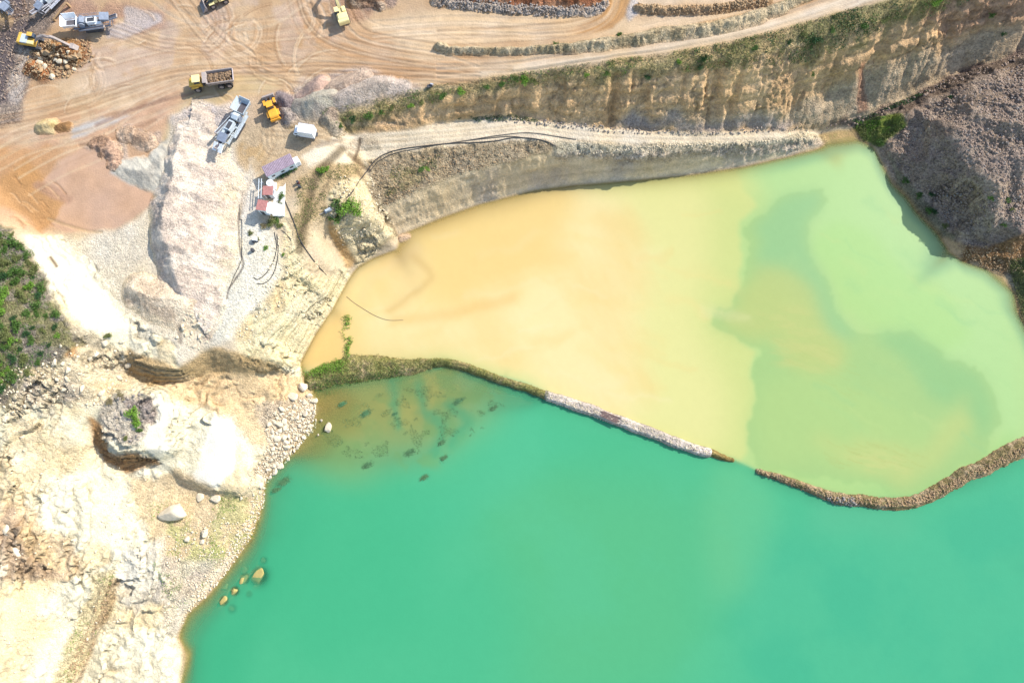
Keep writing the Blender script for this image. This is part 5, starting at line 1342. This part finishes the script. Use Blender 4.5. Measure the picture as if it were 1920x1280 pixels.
S(1742,394,1.7,M_L1,'largest shrub on the shore under the spoil heap')
S(1752,398,1.2,M_L4,'dark shrub touching the largest shore shrub')
S(1770,424,1.2,M_L3,'olive shrub lowest along the shore under the spoil heap')
S(1650,268,1.5,M_L1,'green shrub at the water corner of the grassy patch')
S(1858,372,1.2,M_L1,'small shrub alone on the spoil heap, left of three')
S(1890,376,1.2,M_L1,'small shrub on the spoil heap near the right edge, topmost of three')
S(1898,392,1.0,M_L3,'pale shrub on the spoil heap under the topmost of three')
S(1880,422,1.2,M_L1,'small shrub low on the spoil heap near the brown berm')
S(1782,182,.9,M_L4,'tiny dark shrub on the upper slope of the spoil heap')
# weed clumps reaching the surface of the shallows
for q_, (a_, b_, r_, l_) in enumerate(((642,757,1.3,'dark weed clump in the shallows nearest the causeway'),(685,774,1.7,'largest green weed clump in the shallows'),(740,776,.8,'small weed clump right of the largest one'),(768,849,1.6,'round green weed clump toward the deep water'),(832,858,1.2,'weed clump furthest out over the turquoise water'),(690,872,1.5,'streaky weed clump low in the shallows'),(795,895,1.3,'dark weed clump at the edge of the deep water'),(828,830,1.0,'faint weed clump above the one furthest out'),(530,904,1.9,'dark weed clump close to the undercut rock shore'),(518,918,1.2,'smaller weed clump beside the dark one near the shore'),(925,765,1.1,'weed clump near the narrow causeway'),(860,752,1.5,'faint weed clump below the bend of the causeway'))):
    r = np.random.default_rng(300 + q_); x_, y_ = at(a_, b_, 0.0); n = int(230 * r_)
    k_ = r.integers(0, 5, n); off = r.normal(size=(5, 2)) * np.array([.24, .16]); p = off[k_] * .6 + r.normal(size=(n, 2)) * np.array([.42, .2])
    ang = .5; p = p @ np.array([[math.cos(ang), math.sin(ang)], [-math.sin(ang), math.cos(ang)]]) * r_
    d_ = ang + r.normal(size=n) * .5; s_ = r.uniform(.1, .3, n); w_ = .035
    dx = np.stack([np.cos(d_), np.sin(d_)], 1) * s_[:, None]; nx = np.stack([-np.sin(d_), np.cos(d_)], 1) * w_
    z_ = r.uniform(.01, .12, n)
    quad = np.stack([np.column_stack([p + o_, z_ + dz_]) for o_, dz_ in ((-dx, 0), (nx, .05), (dx, 0), (-nx, .02))], 1).reshape(-1, 3)
    o = raw_mesh('water_weed', quad, np.arange(n * 4).reshape(-1, 4), M_WEED); o.location = (float(x_), float(y_), 0)
    tag(o, l_, 'water weed')
blades('weeds', 'sparse streaks of weed over the olive shallows', 'water weed', [(640,780),(720,730),(840,720),(950,760),(900,810),(800,850),(660,860),(600,830)], 15000, .11, mat('dark_water_weed', (.09, .17, .07), .9, var=.4), 61, True, .06, patch=(2.4, .58), z0=.01)

# ------------------------------------------------------------------ pipes and hoses
def pipe(name, label, pts, r, m=None, lift=None, n=6, cat='pipe'):
    if lift is None:
        c = smooth_line(zone_pts(pts), 8); z = ground_z(c[:, 0], c[:, 1]) + r * .8
    else:
        c = smooth_line(zone_pts(pts, True), 8); z = np.full(len(c), lift)
    mb = MB(); mb.tube([(a[0], a[1], b) for a, b in zip(c, z)], r, n)
    tag(mb.build(name, m or M_PIPE), label, cat)
pipe('pipe','thick black pipe bending along the bench shoulder above the lower cut',[(1042,276),(1024,266),(996,260),(960,259),(930,265),(890,268),(850,269),(790,275),(742,283),(708,298),(688,322),(672,344),(662,360),(650,372)],.13)
pipe('pipe','second black pipe running beside the thick one at the bend of the bench',[(996,262),(960,256),(910,260),(860,266),(790,278),(744,287),(712,302),(694,322)],.09)
pipe('pipe','thin black pipe crossing the bench to the foot of the cliff',[(1080,262),(1000,250),(940,254),(880,263)],.08)
pipe('hose','black hose running down the slope from the huts toward the tan pond',[(533,374),(544,398),(554,424),(560,444),(570,462),(588,488),(612,516)],.12,cat='hose')
pipe('hose','thin hose curling down the pale ground from the shrubs to the left',[(515,436),(519,462),(514,488),(500,512),(484,524),(476,520)],.09,cat='hose')
pipe('hose','second thin hose ending in a hook below the first curl',[(520,440),(522,470),(518,500),(508,522),(494,532),(482,532)],.09,cat='hose')
pipe('hose','thin dark line lying on the gravel flat left of the huts',[(449,384),(449,410),(454,416),(454,470),(452,490),(440,516),(430,540)],.07,cat='hose')
pipe('hose','thin hose from the shrubs to the black hose on the slope',[(528,432),(538,440),(546,452)],.07,cat='hose')
pipe('floating_hose','thin brown hose floating in an arc on the tan pond near the shore',[(650,556),(662,566),(680,578),(704,592),(728,600),(756,600)],.05,M_TWIG,lift=.04,cat='hose')
# ------------------------------------------------------------------ machines, vehicles, huts
def thing(name, label, cat, px, py, front=None, group=None, dz=0.0, ang=None):
    p = G1(px, py)
    o = bpy.data.objects.new(name, None); COL.objects.link(o)
    # stand on the firm ground under the footprint
    zs = [float(ground_z(p.x + a, p.y + b)) for a in (-1, 0, 1) for b in (-1, 0, 1)]
    o.location = (p.x, p.y, float(np.median(zs)) + dz)
    if front is not None:
        q = G1(*front); ang = math.atan2(q.y - p.y, q.x - p.x)
    o.rotation_euler = (0, 0, ang or 0)
    tag(o, label, cat, group); return o
def wheel(root, x, y, r, w, rim=M_RIM):
    t = MB().cyl((x, y - w / 2, r), (x, y + w / 2, r), r, 18).build('wheel', M_TYRE, root, .06)
    s = 1 if y > 0 else -1
    MB().cyl((x, y + s * (w / 2 - .05), r), (x, y + s * (w / 2 + .04), r), r * .55, 14).build('rim', rim, t)
def dump_truck(px, py, front):
    r = thing('dump_truck', 'yellow articulated dump truck loaded with brown rock in the middle of the yard', 'dump truck', px, py, front)
    MB().box((3.4, 0, 1.35), (3.6, 1.5, .5)).box((-1.8, 0, 1.25), (6.4, 1.2, .5)).build('chassis', M_DSTEEL, r)
    b = MB().prism([(2.1, 1.3), (5.1, 1.2), (5.2, 1.9), (4.9, 2.15), (3.6, 2.4), (2.1, 2.5)], -1.0, 1.0)
    b.box((3.9, 1.25, 1.75), (1.9, .55, .22), (0, .1, 0)).box((3.9, -1.25, 1.75), (1.9, .55, .22), (0, .1, 0))
    b.build('hood', M_YEL, r, .05)
    MB().box((5.22, 0, 1.35), (.3, 2.6, .5)).build('bumper', M_STEEL, r, .04)
    c = MB().box((3.0, 0, 2.75), (1.7, 1.7, 1.1), taper=(.92, .92)).build('cab', M_GLASS, r, .05)
    MB().box((3.0, 0, 3.36), (1.9, 1.9, .14)).build('cab_roof', M_PALEY, c, .05)
    for sx in (2.25, 3.75):
        for sy in (-.78, .78): MB().box((sx, sy, 2.8), (.12, .12, 1.0)).build('pillar', M_YEL, c)
    MB().cyl((1.75, 1.0, 2.0), (1.75, 1.0, 3.1), .1, 8).build('exhaust', M_DSTEEL, r)
    MB().box((4.6, 1.5, 2.3), (.08, .3, .35)).build('mirror', M_DSTEEL, r); MB().box((4.6, -1.5, 2.3), (.08, .3, .35)).build('mirror', M_DSTEEL, r)
    MB().box((1.3, 0, 1.6), (1.0, .8, .8)).build('hitch', M_DSTEEL, r)
    for x in (3.6, -2.0, -3.9):
        for y in (-1.2, 1.2): wheel(r, x, y, .85, .7)
    bed = MB()
    bed.prism([(.4, 1.75), (-4.9, 1.75), (-5.6, 2.5), (-5.5, 2.5), (-4.85, 1.9), (.4, 1.9)], -1.2, 1.2)
    for s in (-1, 1):
        bed.add([(.6, s * 1.15, 1.75), (-5.2, s * 1.15, 1.75), (-5.5, s * 1.5, 3.1), (.6, s * 1.5, 3.1), (.6, s * 1.28, 1.75), (-5.2, s * 1.28, 1.75), (-5.5, s * 1.62, 3.1), (.6, s * 1.62, 3.1)],
                [(0, 1, 2, 3), (7, 6, 5, 4), (3, 2, 6, 7), (1, 0, 4, 5), (0, 3, 7, 4), (2, 1, 5, 6)])
        for k in range(5): bed.box((-4.5 + k * 1.15, s * 1.5, 2.45), (.14, .16, 1.2), (s * -.25, 0, 0))
        bed.box((-2.4, s * 1.6, 3.12), (6.2, .2, .14))
    bed.prism([(.4, 1.75), (.55, 1.75), (.75, 3.3), (.6, 3.3)], -1.5, 1.5)
    bed.prism([(.6, 3.2), (1.5, 3.35), (1.5, 3.45), (.6, 3.32)], -1.4, 1.4)
    bed.build('dump_bed', M_STEEL, r, .03)
    MB().prism([(-5.2, 2.0), (-5.3, 2.0), (-5.75, 3.1), (-5.55, 3.1)], -1.5, 1.5).build('tailgate', mat('pale_steel', (.62, .52, .48), .6), r)
    # the load
    v = []; f = []; o = 0; rr = random.Random(3)
    for k in range(210):
        q, g = LROCKS[rr.randrange(10)]; s = rr.uniform(.22, .5)
        x_ = rr.uniform(-4.9, .3); y_ = rr.uniform(-1.15, 1.15)
        v.append(q * s + np.array([x_, y_, 2.25 + .45 * (1 - (y_ / 1.3) ** 2) + rr.uniform(-.1, .2)])); f.append(g + o); o += len(q)
    v = np.vstack(v); R_ = np.array(r.rotation_euler.to_matrix()); v = v @ R_.T + np.array(r.location)
    tag(raw_mesh('rock_load', v, np.vstack(f), mat('load_stone', (.22, .145, .085), .95, var=.5, sc=1.0)), 'brown broken rock filling the bed of the yellow dump truck', 'rock load', None, 'stuff')
dump_truck(402, 159, (352, 166))

def excavator(label, px, py, front, body, reach=1.0, curl=0):
    r = thing('excavator', label, 'excavator', px, py, front)
    for s in (-1, 1):
        t = MB().prism([(-2.2, .45), (-1.9, .1), (1.9, .1), (2.2, .45), (1.9, .85), (-1.9, .85)], s * 1.15 - .3, s * 1.15 + .3)
        for k in range(12): t.box((-1.9 + k * .345, s * 1.15, .88), (.12, .66, .06))
        t.build('track', M_DSTEEL, r)
    MB().box((0, 0, .75), (2.2, 1.8, .5)).build('undercarriage', M_DSTEEL, r)
    MB().cyl((0, 0, .95), (0, 0, 1.15), .7, 16).build('turntable', M_DSTEEL, r)
    MB().box((-.5, 0, 1.6), (3.6, 2.6, .9)).build('house', body, r, .08)
    MB().prism([(-2.9, 1.15), (-2.1, 1.15), (-2.1, 2.5), (-2.7, 2.45), (-2.9, 2.2)], -1.3, 1.3).build('counterweight', body, r, .08)
    MB().box((-1.2, -.1, 2.2), (1.6, 2.2, .4)).build('engine_cover', M_BLUE if body is M_YEL else body, r, .05)
    c = MB().prism([(-.3, 1.9), (1.3, 1.9), (1.25, 2.5), (.95, 3.0), (-.3, 3.0)], .35, 1.3).build('cab', M_GLASS, r, .04)
    MB().box((.33, .82, 3.04), (1.3, 1.0, .08)).build('cab_roof', body, c, .03)
    MB().box((.5, -.85, 2.2), (1.4, .8, .4)).build('tool_box', M_PALEY, r, .03)
    R = reach
    boom = [(1.0, 1.9), (2.6 * R, 4.0), (4.2 * R, 4.9), (6.2 * R, 4.6), (6.3 * R, 4.3), (4.2 * R, 4.35), (2.9 * R, 3.5), (1.4, 1.7)]
    MB().prism(boom, -.3, .3).build('boom', M_STEEL if body is M_YEL else body, r, .03)
    st = MB().prism([(5.7 * R, 5.2), (6.4 * R, 4.9), (8.6 * R, 2.0), (8.3 * R, 1.8), (5.9 * R, 4.4)], -.24, .24).build('stick', M_STEEL if body is M_YEL else body, r, .03)
    MB().prism([(8.2 * R, 2.3), (8.9 * R, 2.2), (9.5 * R, 1.3), (9.1 * R, .5), (8.3 * R, .45), (8.9 * R, 1.1)], -.65, .65).build('bucket', M_STEEL, r, .02)
    for s in (-.45, .45): MB().cyl((1.3, s, 1.9), (3.3 * R, s * .8, 4.0), .09, 8).build('hydraulic_cylinder', M_RIM, r)
    MB().cyl((3.9 * R, 0, 5.1), (5.8 * R, 0, 5.15), .1, 8).build('hydraulic_cylinder', M_RIM, r)
    return r
excavator('yellow excavator reaching its long arm right over the brown stone heap', 67, 84, (120, 92), M_YEL, 1.22)
excavator('pale yellow excavator cut off by the top edge, digging away from the camera', 643, 34, (628, -10), M_PALEY)

def loader(label, px, py, front, body, cabm, L=1.0, up=False):
    r = thing('wheel_loader', label, 'wheel loader', px, py, front)
    MB().prism([(-3.2, .9), (-.6, .9), (-.6, 2.1), (-2.9, 2.0), (-3.2, 1.7)], -1.0, 1.0).build('engine_hood', body, r, .08)
    MB().box((-3.3, 0, 1.0), (.35, 2.4, .8)).build('counterweight', body, r, .08)
    MB().box((.7, 0, 1.1), (2.0, 1.3, .8)).build('front_frame', body, r, .06)
    for s in (-1, 1):
        MB().box((-2.0, s * 1.2, 1.62), (1.5, .6, .12)).build('fender', body, r, .03)
        MB().box((1.2, s * 1.2, 1.62), (1.3, .6, .12)).build('fender', body, r, .03)
    c = MB().box((-.35, 0, 2.5), (1.4, 1.5, 1.3), taper=(.9, .9)).build('cab', M_GLASS, r, .05)
    MB().box((-.35, 0, 3.2), (1.5, 1.6, .12)).build('cab_roof', body, c, .04)
    for x in (-2.0, 1.2):
        for y in (-1.15, 1.15): wheel(r, x, y, .75, .6)
    for s in (-.5, .5): MB().prism([(.6, 1.9), (1.6, 2.0), (3.0, .9), (2.9, .6), (1.4, 1.6), (.6, 1.5)], s - .12, s + .12).build('lift_arm', M_DSTEEL, r, .02)
    b = MB().prism([(2.8, .15), (4.1, .1), (4.1, .18), (3.0, .3), (2.75, .8), (3.0, 1.4), (2.85, 1.45), (2.6, .8)], -1.4, 1.4)
    for s in (-1.4, 1.33): b.prism([(2.8, .2), (4.0, .15), (3.0, 1.4), (2.7, .8)], s, s + .07)
    b.build('bucket', M_STEEL, r, .02)
    return r
loader('orange yellow wheel loader standing between the blue crusher and the grey heaps', 512, 206, (502, 178), M_ORG, M_GLASS)
loader('yellow wheel loader cut off by the top edge of the photo above the yard', 408, 6, (380, 18), M_PALEY, M_GLASS)

def crusher(label, px, py, front, frame, cover, length=14.0, s=1.0, chutes=True, name='crusher', cat='crushing plant'):
    r = thing(name, label, cat, px, py, front)
    r.scale = (s, s, s)
    for y in (-1.25, 1.25):
        t = MB().prism([(-2.6, .5), (-2.2, .1), (1.8, .1), (2.2, .5), (1.8, 1.0), (-2.2, 1.0)], y - .28, y + .28)
        for k in range(12): t.box((-2.2 + k * .36, y, 1.02), (.12, .6, .06))
        t.build('track', M_DSTEEL, r)
    fr = MB()
    for y in (-1.0, 1.0):
        fr.box((-.3, y, 1.45), (9.5, .22, .35))
        for x in (-4.4, -2.2, 0, 2.2, 4.3): fr.box((x, y, 1.9), (.16, .16, 1.0))
    for x in (-4.8, -2.6, -.3, 2, 4.3): fr.box((x, 0, 1.45), (.2, 2.0, .25))
    fr.build('main_frame', frame, r)
    h = MB()       # open hopper at the rear
    for y, a in ((-1, .35), (1, -.35)): h.box((-5.2, y * 1.55, 3.3), (3.4, .1, 1.5), (a, 0, 0))
    h.box((-7.0, 0, 3.2), (.1, 3.0, 1.5), (0, -.35, 0)); h.box((-5.2, 0, 2.5), (3.4, 2.4, .1))
    h.box((-3.5, 0, 2.9), (.1, 2.6, .9)); h.box((-5.2, 1.84, 4.02), (3.5, .12, .12)); h.box((-5.2, -1.84, 4.02), (3.5, .12, .12))
    h.build('hopper', cover, r)
    MB().box((-5.0, 0, 2.62), (2.6, 1.5, .12)).build('feeder', M_BELT, r)
    MB().prism([(-3.2, 1.6), (-1.6, 1.6), (-1.4, 3.4), (-2.4, 3.8), (-3.2, 3.2)], -.8, .8).build('jaw_box', frame, r, .05)
    fl = MB().cyl((-2.3, 1.0, 2.7), (-2.3, 1.25, 2.7), .75, 18).build('flywheel', M_SLATE, r)
    MB().cyl((-2.3, -1.25, 2.7), (-2.3, -1.0, 2.7), .75, 18).build('flywheel', M_SLATE, r)
    e = MB().box((.4, -.2, 2.75), (2.6, 1.5, 1.3)).build('engine_housing', cover, r, .06)
    MB().box((.4, -.2, 3.44), (1.8, 1.0, .1)).build('vent', M_DSTEEL, e)
    MB().cyl((1.3, .2, 3.4), (1.3, .2, 4.1), .1, 8).build('exhaust', M_DSTEEL, e)
    w = MB().box((-.8, 1.75, 1.9), (6.5, .7, .06))
    for k in range(7): w.box((-4 + k * 1.07, 2.08, 2.4), (.05, .05, 1.0))
    w.box((-.8, 2.08, 2.9), (6.5, .05, .05)).box((-.8, 2.08, 2.45), (6.5, .04, .04)); w.build('walkway', frame, r)
    def conv(a, b, wd, nm, cleat=True):
        a = Vector(a); b = Vector(b); d = b - a; L_ = d.length; yaw = math.atan2(d.y, d.x); pit = -math.asin(d.z / L_); c = (a + b) / 2
        k = MB(); M_ = Euler((0, pit, yaw))
        mt = M_.to_matrix()
        for s_ in (-1, 1): k.box(c + mt @ Vector((0, s_ * (wd / 2 + .06), .02)), (L_, .1, .4), M_)
        n = int(L_ / .9)
        for i in range(n): k.box(c + mt @ Vector((-L_ / 2 + .5 + i * .9, 0, -.2)), (.1, wd, .1), M_)
        o = k.build(nm, frame, r)
        MB().box(c + mt @ Vector((0, 0, .05)), (L_ * .98, wd, .06), M_).build('belt', M_BELT, o)
        MB().cyl(b + mt @ Vector((0, -wd / 2, 0)), b + mt @ Vector((0, wd / 2, 0)), .2, 10).build('roller', M_STEEL, o)
        return o
    conv((-1.5, 0, 1.3), (7.2, 0, 3.6), .9, 'main_conveyor')
    conv((-3.6, -1.5, 1.6), (3.6, -2.3, 3.0), .55, 'side_conveyor')
    br = MB().box((5.2, .5, 1.9), (.12, .12, 2.6), (0, .35, 0)).box((5.2, -.5, 1.9), (.12, .12, 2.6), (0, .35, 0)).box((3.0, 1.3, 2.6), (3.8, .1, .1), (0, -.35, .25)).box((3.0, -1.3, 2.6), (3.8, .1, .1), (0, -.35, -.25)); br.build('brace', frame, r)
    sc = MB().box((4.0, .1, 3.7), (2.2, 2.2, .5), (0, .2, 0)).build('screen_deck', M_SLATE, r, .03)
    rb = MB()
    for k in range(6): rb.box((3.1 + k * .38, .1, 4.05 - k * .075), (.1, 2.1, .1))
    rb.build('screen_rib', M_DSTEEL, sc)
    MB().box((2.0, -.95, 2.6), (1.6, .7, .9)).build('control_cabinet', cover, r, .04)
    if chutes:
        for y in (-.75, .75): MB().prism([(5.6, 3.3), (7.5, 2.5), (7.6, 2.7), (5.7, 3.7)], y - .5, y + .5).build('chute', M_WHITE, r, .03)
    return r
crusher('pale blue crushing plant with two white chutes beside the long gravel heap', 443, 245, (420, 288), M_BLUE, M_BLUE, s=.95)
crusher('slate blue crushing plant with white engine covers above the left excavator', 182, 52, (242, 46), M_SLATE, M_WHITE, s=.92, chutes=False)
crusher('pale grey conveyor plant partly cut off at the top edge near the corner', 106, 8, (78, 38), M_GREYP, M_BLUE, s=.82, chutes=False)
crusher('blue and white crushing plant cut off by the top left corner of the photo', 8, 14, (36, 38), M_SLATE, M_WHITE, s=.85, chutes=False)
pt = [(104,40),(132,14)]
g = [G1(*q) for q in pt]
b_ = MB(); b_.tube([g[0] + Vector((0, 0, .6)), g[1] + Vector((0, 0, 1.6))], .22, 6); b_.box(g[0] + Vector((0, 0, .25)), (.5, .5, .6)); b_.box(g[1] + Vector((0, 0, .7)), (.5, .5, 1.6))
tag(b_.build('beam', M_BROWN), 'long tan beam leaning beside the conveyor plant near the top left', 'beam')

def box_truck():
    r = thing('box_truck', 'small white box truck parked at the foot of the grey heaps', 'truck', 580, 253, ang=math.atan2(4.5, -28))
    b = MB().box((0, 0, 1.95), (3.6, 2.25, 2.3)).build('cargo_box', M_WHITE, r, .03)
    MB().box((0, 0, 3.13), (3.5, 2.15, .06)).build('roof', M_ROOFW, b)
    ri = MB()
    for k in range(8): ri.box((-1.6 + k * .45, 1.14, 1.95), (.05, .05, 2.2)); ri.box((-1.6 + k * .45, -1.14, 1.95), (.05, .05, 2.2))
    ri.build('side_rib', M_GREYP, b)
    tr = MB()
    for y in (-1.13, 1.13): tr.box((0, y, 3.12), (3.7, .07, .1)); tr.box((0, y, .82), (3.7, .07, .1))
    for x in (-1.81, 1.81): tr.box((x, 0, 3.12), (.07, 2.3, .1))
    tr.build('edge_trim', M_GREYP, b)
    MB().box((.3, 0, .65), (5.0, 1.0, .25)).build('chassis', M_DSTEEL, r)
    c = MB().prism([(1.9, .6), (3.2, .6), (3.25, 1.3), (2.9, 2.0), (1.9, 2.1)], -.98, .98).build('cab', M_WHITE, r, .06)
    MB().add([(2.93, -.85, 2.0), (3.28, -.85, 1.35), (3.28, .85, 1.35), (2.93, .85, 2.0)], [(0, 1, 2, 3)]).build('windscreen', M_GLASS, c)
    MB().box((2.5, .99, 1.6), (.7, .03, .5)).build('side_window', M_GLASS, c); MB().box((2.5, -.99, 1.6), (.7, .03, .5)).build('side_window', M_GLASS, c)
    for x in (2.4, -1.1):
        for y in (-.9, .9): wheel(r, x, y, .42, .28)
box_truck()

def corr_roof(mb, L_, W_, z, t=.08, n=14):
    prof = []
    for k in range(2 * n + 1): prof.append((-L_ / 2 + L_ * k / (2 * n), z + (.05 if k % 2 else 0)))
    prof += [(L_ / 2, z - t), (-L_ / 2, z - t)]
    mb.prism(prof, -W_ / 2, W_ / 2)
def cabin():
    r = thing('site_cabin', 'long site cabin with a rusty purple corrugated roof and pale blue white wall', 'cabin', 529, 319, ang=math.atan2(25.5, 48))
    MB().box((0, 0, 1.3), (6.9, 2.5, 2.6)).build('wall', mat('pale_blue_wall', (.68, .74, .76), .7, var=.08), r, .02)
    q = MB(); corr_roof(q, 7.2, 2.8, 2.72, n=20); q.build('roof', M_RUSTP, r)
    for x in (-2.2, .2, 2.4):
        w = MB().box((x, -1.26, 1.6), (.9, .05, .7)).build('window', M_GREYP, r); MB().box((x, -1.29, 1.6), (.76, .03, .56)).build('pane', M_GLASS, w)
    d = MB().box((-3.46, 0, 1.05), (.05, .9, 2.0)).build('door', M_GREYP, r); MB().box((-3.5, .3, 1.05), (.05, .08, .12)).build('handle', M_DSTEEL, d)
    MB().box((3.46 + .6, -.2, .9), (1.2, 1.5, 1.8)).build('annex', M_WHITE, r, .03)
cabin()
def hut(label, px, py, ang, L_, W_, H_, canopy):
    r = thing('hut', label, 'hut', px, py, ang=ang)
    MB().box((0, 0, H_ / 2), (L_, W_, H_)).build('wall', M_WHITE if canopy else M_GREYP, r, .02)
    q = MB(); corr_roof(q, L_ + .3, W_ + .3, H_ + .12, n=8); q.build('roof', M_RED, r)
    d = MB().box((-.3, -W_ / 2 - .03, 1.0), (.85, .05, 1.95)).build('door', M_DSTEEL, r); MB().box((0, -W_ / 2 - .07, 1.0), (.1, .05, .06)).build('handle', M_RIM, d)
    w = MB().box((L_ / 2 + .03, 0, 1.6), (.05, .8, .6)).build('window', M_GREYP, r); MB().box((L_ / 2 + .06, 0, 1.6), (.03, .66, .46)).build('pane', M_GLASS, w)
    if canopy:
        MB().box((L_ / 2 + 1.15, 0, H_ - .9), (2.2, W_ + .5, .08), (0, .1, 0)).build('canopy', M_WHITE, r)
        for y in (-1, 1): MB().cyl((L_ / 2 + 2.1, y * W_ / 2, 0), (L_ / 2 + 2.1, y * W_ / 2, H_ - 1.0), .05, 6).build('post', M_GREYP, r)
hut('lower red roofed hut with a white canopy on its right side', 501, 395, math.atan2(-2.5, 16), 2.1, 2.2, 3.2, True)
hut('upper red roofed hut between the white water tank and the lower hut', 509, 365, math.atan2(0, 16), 2.1, 1.9, 2.3, False)
t = thing('water_tank', 'white water tank between the long cabin and the upper red roofed hut', 'water tank', 512, 350)
MB().cyl((0, 0, .5), (0, 0, 2.2), .85, 24).build('tank', M_WHITE, t, .08)
MB().cyl((0, 0, 2.2), (0, 0, 2.32), .25, 14).build('lid', M_GREYP, t)
MB().box((0, 0, .25), (1.7, 1.7, .5)).build('stand', M_CONC, t)
p_ = G1(524, 374)
pad = MB().box((p_.x, p_.y, p_.z - .25), (2.6, 8.2, .8)).build('concrete_pad', M_CONC, None, .03)
tag(pad, 'pale concrete slab on the right of the two red roofed huts', 'concrete slab')
t = thing('pipe_rack', 'pair of pale blue pipes on posts between the long cabin and the lower hut', 'pipe rack', 495, 362, (495, 340))
for s in (-.3, .3): MB().tube([(-2.4, s, 2.5), (2.4, s, 2.5)], .09, 8).build('pipe', M_BLUE, t)
for x in (-1.8, 1.8): MB().box((x, 0, 1.25), (.12, .8, .1)).box((x, .3, 1.2), (.1, .1, 2.5)).box((x, -.3, 1.2), (.1, .1, 2.5)).build('post', M_GREYP, t)
def drum(label, px, py, m, r=.32, h=1.0):
    t = thing('drum', label, 'drum', px, py)
    MB().cyl((0, 0, 0), (0, 0, h), r, 16).build('barrel', m, t, .02)
    q = MB()
    for z in (.02, h * .35, h * .68, h): q.cyl((0, 0, z - .02), (0, 0, z + .03), r * 1.05, 16)
    q.build('hoop', M_DSTEEL, t)
M_DRED = mat('dark_red_paint', (.16, .025, .02), .5)
drum('dark red drum standing on the dirt right of the long cabin', 560, 344, M_DRED)
drum('dark drum just below the dark red one right of the long cabin', 563, 351, M_DSTEEL)
drum('black drum on the pale ground below the white box', 475, 470, M_DSTEEL, .38, .9)
t = thing('equipment_box', 'small white equipment box with a dark base on the pale ground left of the hoses', 'box', 480, 450)
MB().box((0, 0, .7), (.95, .8, .8)).build('casing', M_WHITE, t, .03); MB().box((0, 0, .15), (1.2, 1.0, .3)).build('base', M_DSTEEL, t, .02)
MB().box((-.3, -.6, .35), (.6, .5, .5)).build('motor', M_DSTEEL, t, .03)
t = thing('water_pump', 'blue grey pump with pipes at the left edge of the bright green clump', 'pump', 616, 396)
MB().box((0, 0, .3), (1.8, .8, .25), (0, 0, .5)).build('skid', M_SLATE, t)
MB().cyl((-.5, -.3, .75), (.4, .2, .75), .33, 14).build('motor', M_BLUE, t, .03)
MB().cyl((.5, .25, .3), (.5, .25, 1.1), .2, 12).build('outlet', M_BLUE, t)
MB().tube([(-2.4, -1.2, .35), (-1.2, -.7, .4), (-.5, -.3, .6)], .1, 8).build('suction_pipe', M_STEEL, t)
def person(label, px, py, coat, ang): pass
# timber and scrap on the white gravel causeway
x_, y_ = at(1144, 781, 1.3)
t = bpy.data.objects.new('timber_stack', None); COL.objects.link(t); t.location = (float(x_), float(y_), 1.28); t.rotation_euler = (0, 0, math.radians(-24))
M_TIMB = mat('weathered_timber', (.20, .13, .11), .9, var=.4, sc=2)
for k in range(5): MB().box((random.uniform(-.3, .3), -.8 + k * .36, .12), (4.6, .22, .16), (0, 0, random.uniform(-.04, .04))).build('plank', M_TIMB, t)
tag(t, 'dark reddish timbers lying across the straight white gravel causeway', 'timber stack')
t = thing('marker_post', 'thin dark post lying at the road edge above the cliff', 'post', 1000, 93)
MB().box((0, 0, .2), (1.1, .15, .15), (0, -.2, .5)).build('post', M_DSTEEL, t); MB().box((-.5, -.25, .1), (.35, .35, .2)).build('base', M_DSTEEL, t)
t = thing('scrap_pile', 'small dark scrap lying on the cliff edge beside the light grey heap', 'scrap', 806, 163)
MB().box((0, 0, .35), (1.2, .7, .5), (.2, .1, .4)).build('casing', M_DSTEEL, t, .04); MB().box((.5, .3, .75), (.7, .3, .5), (.5, .3, 0)).build('panel', M_GREYP, t, .02); MB().tube([(-.9, -.3, .2), (.2, 0, .5), (1.0, .3, .2)], .07, 6).build('pipe', M_STEEL, t)
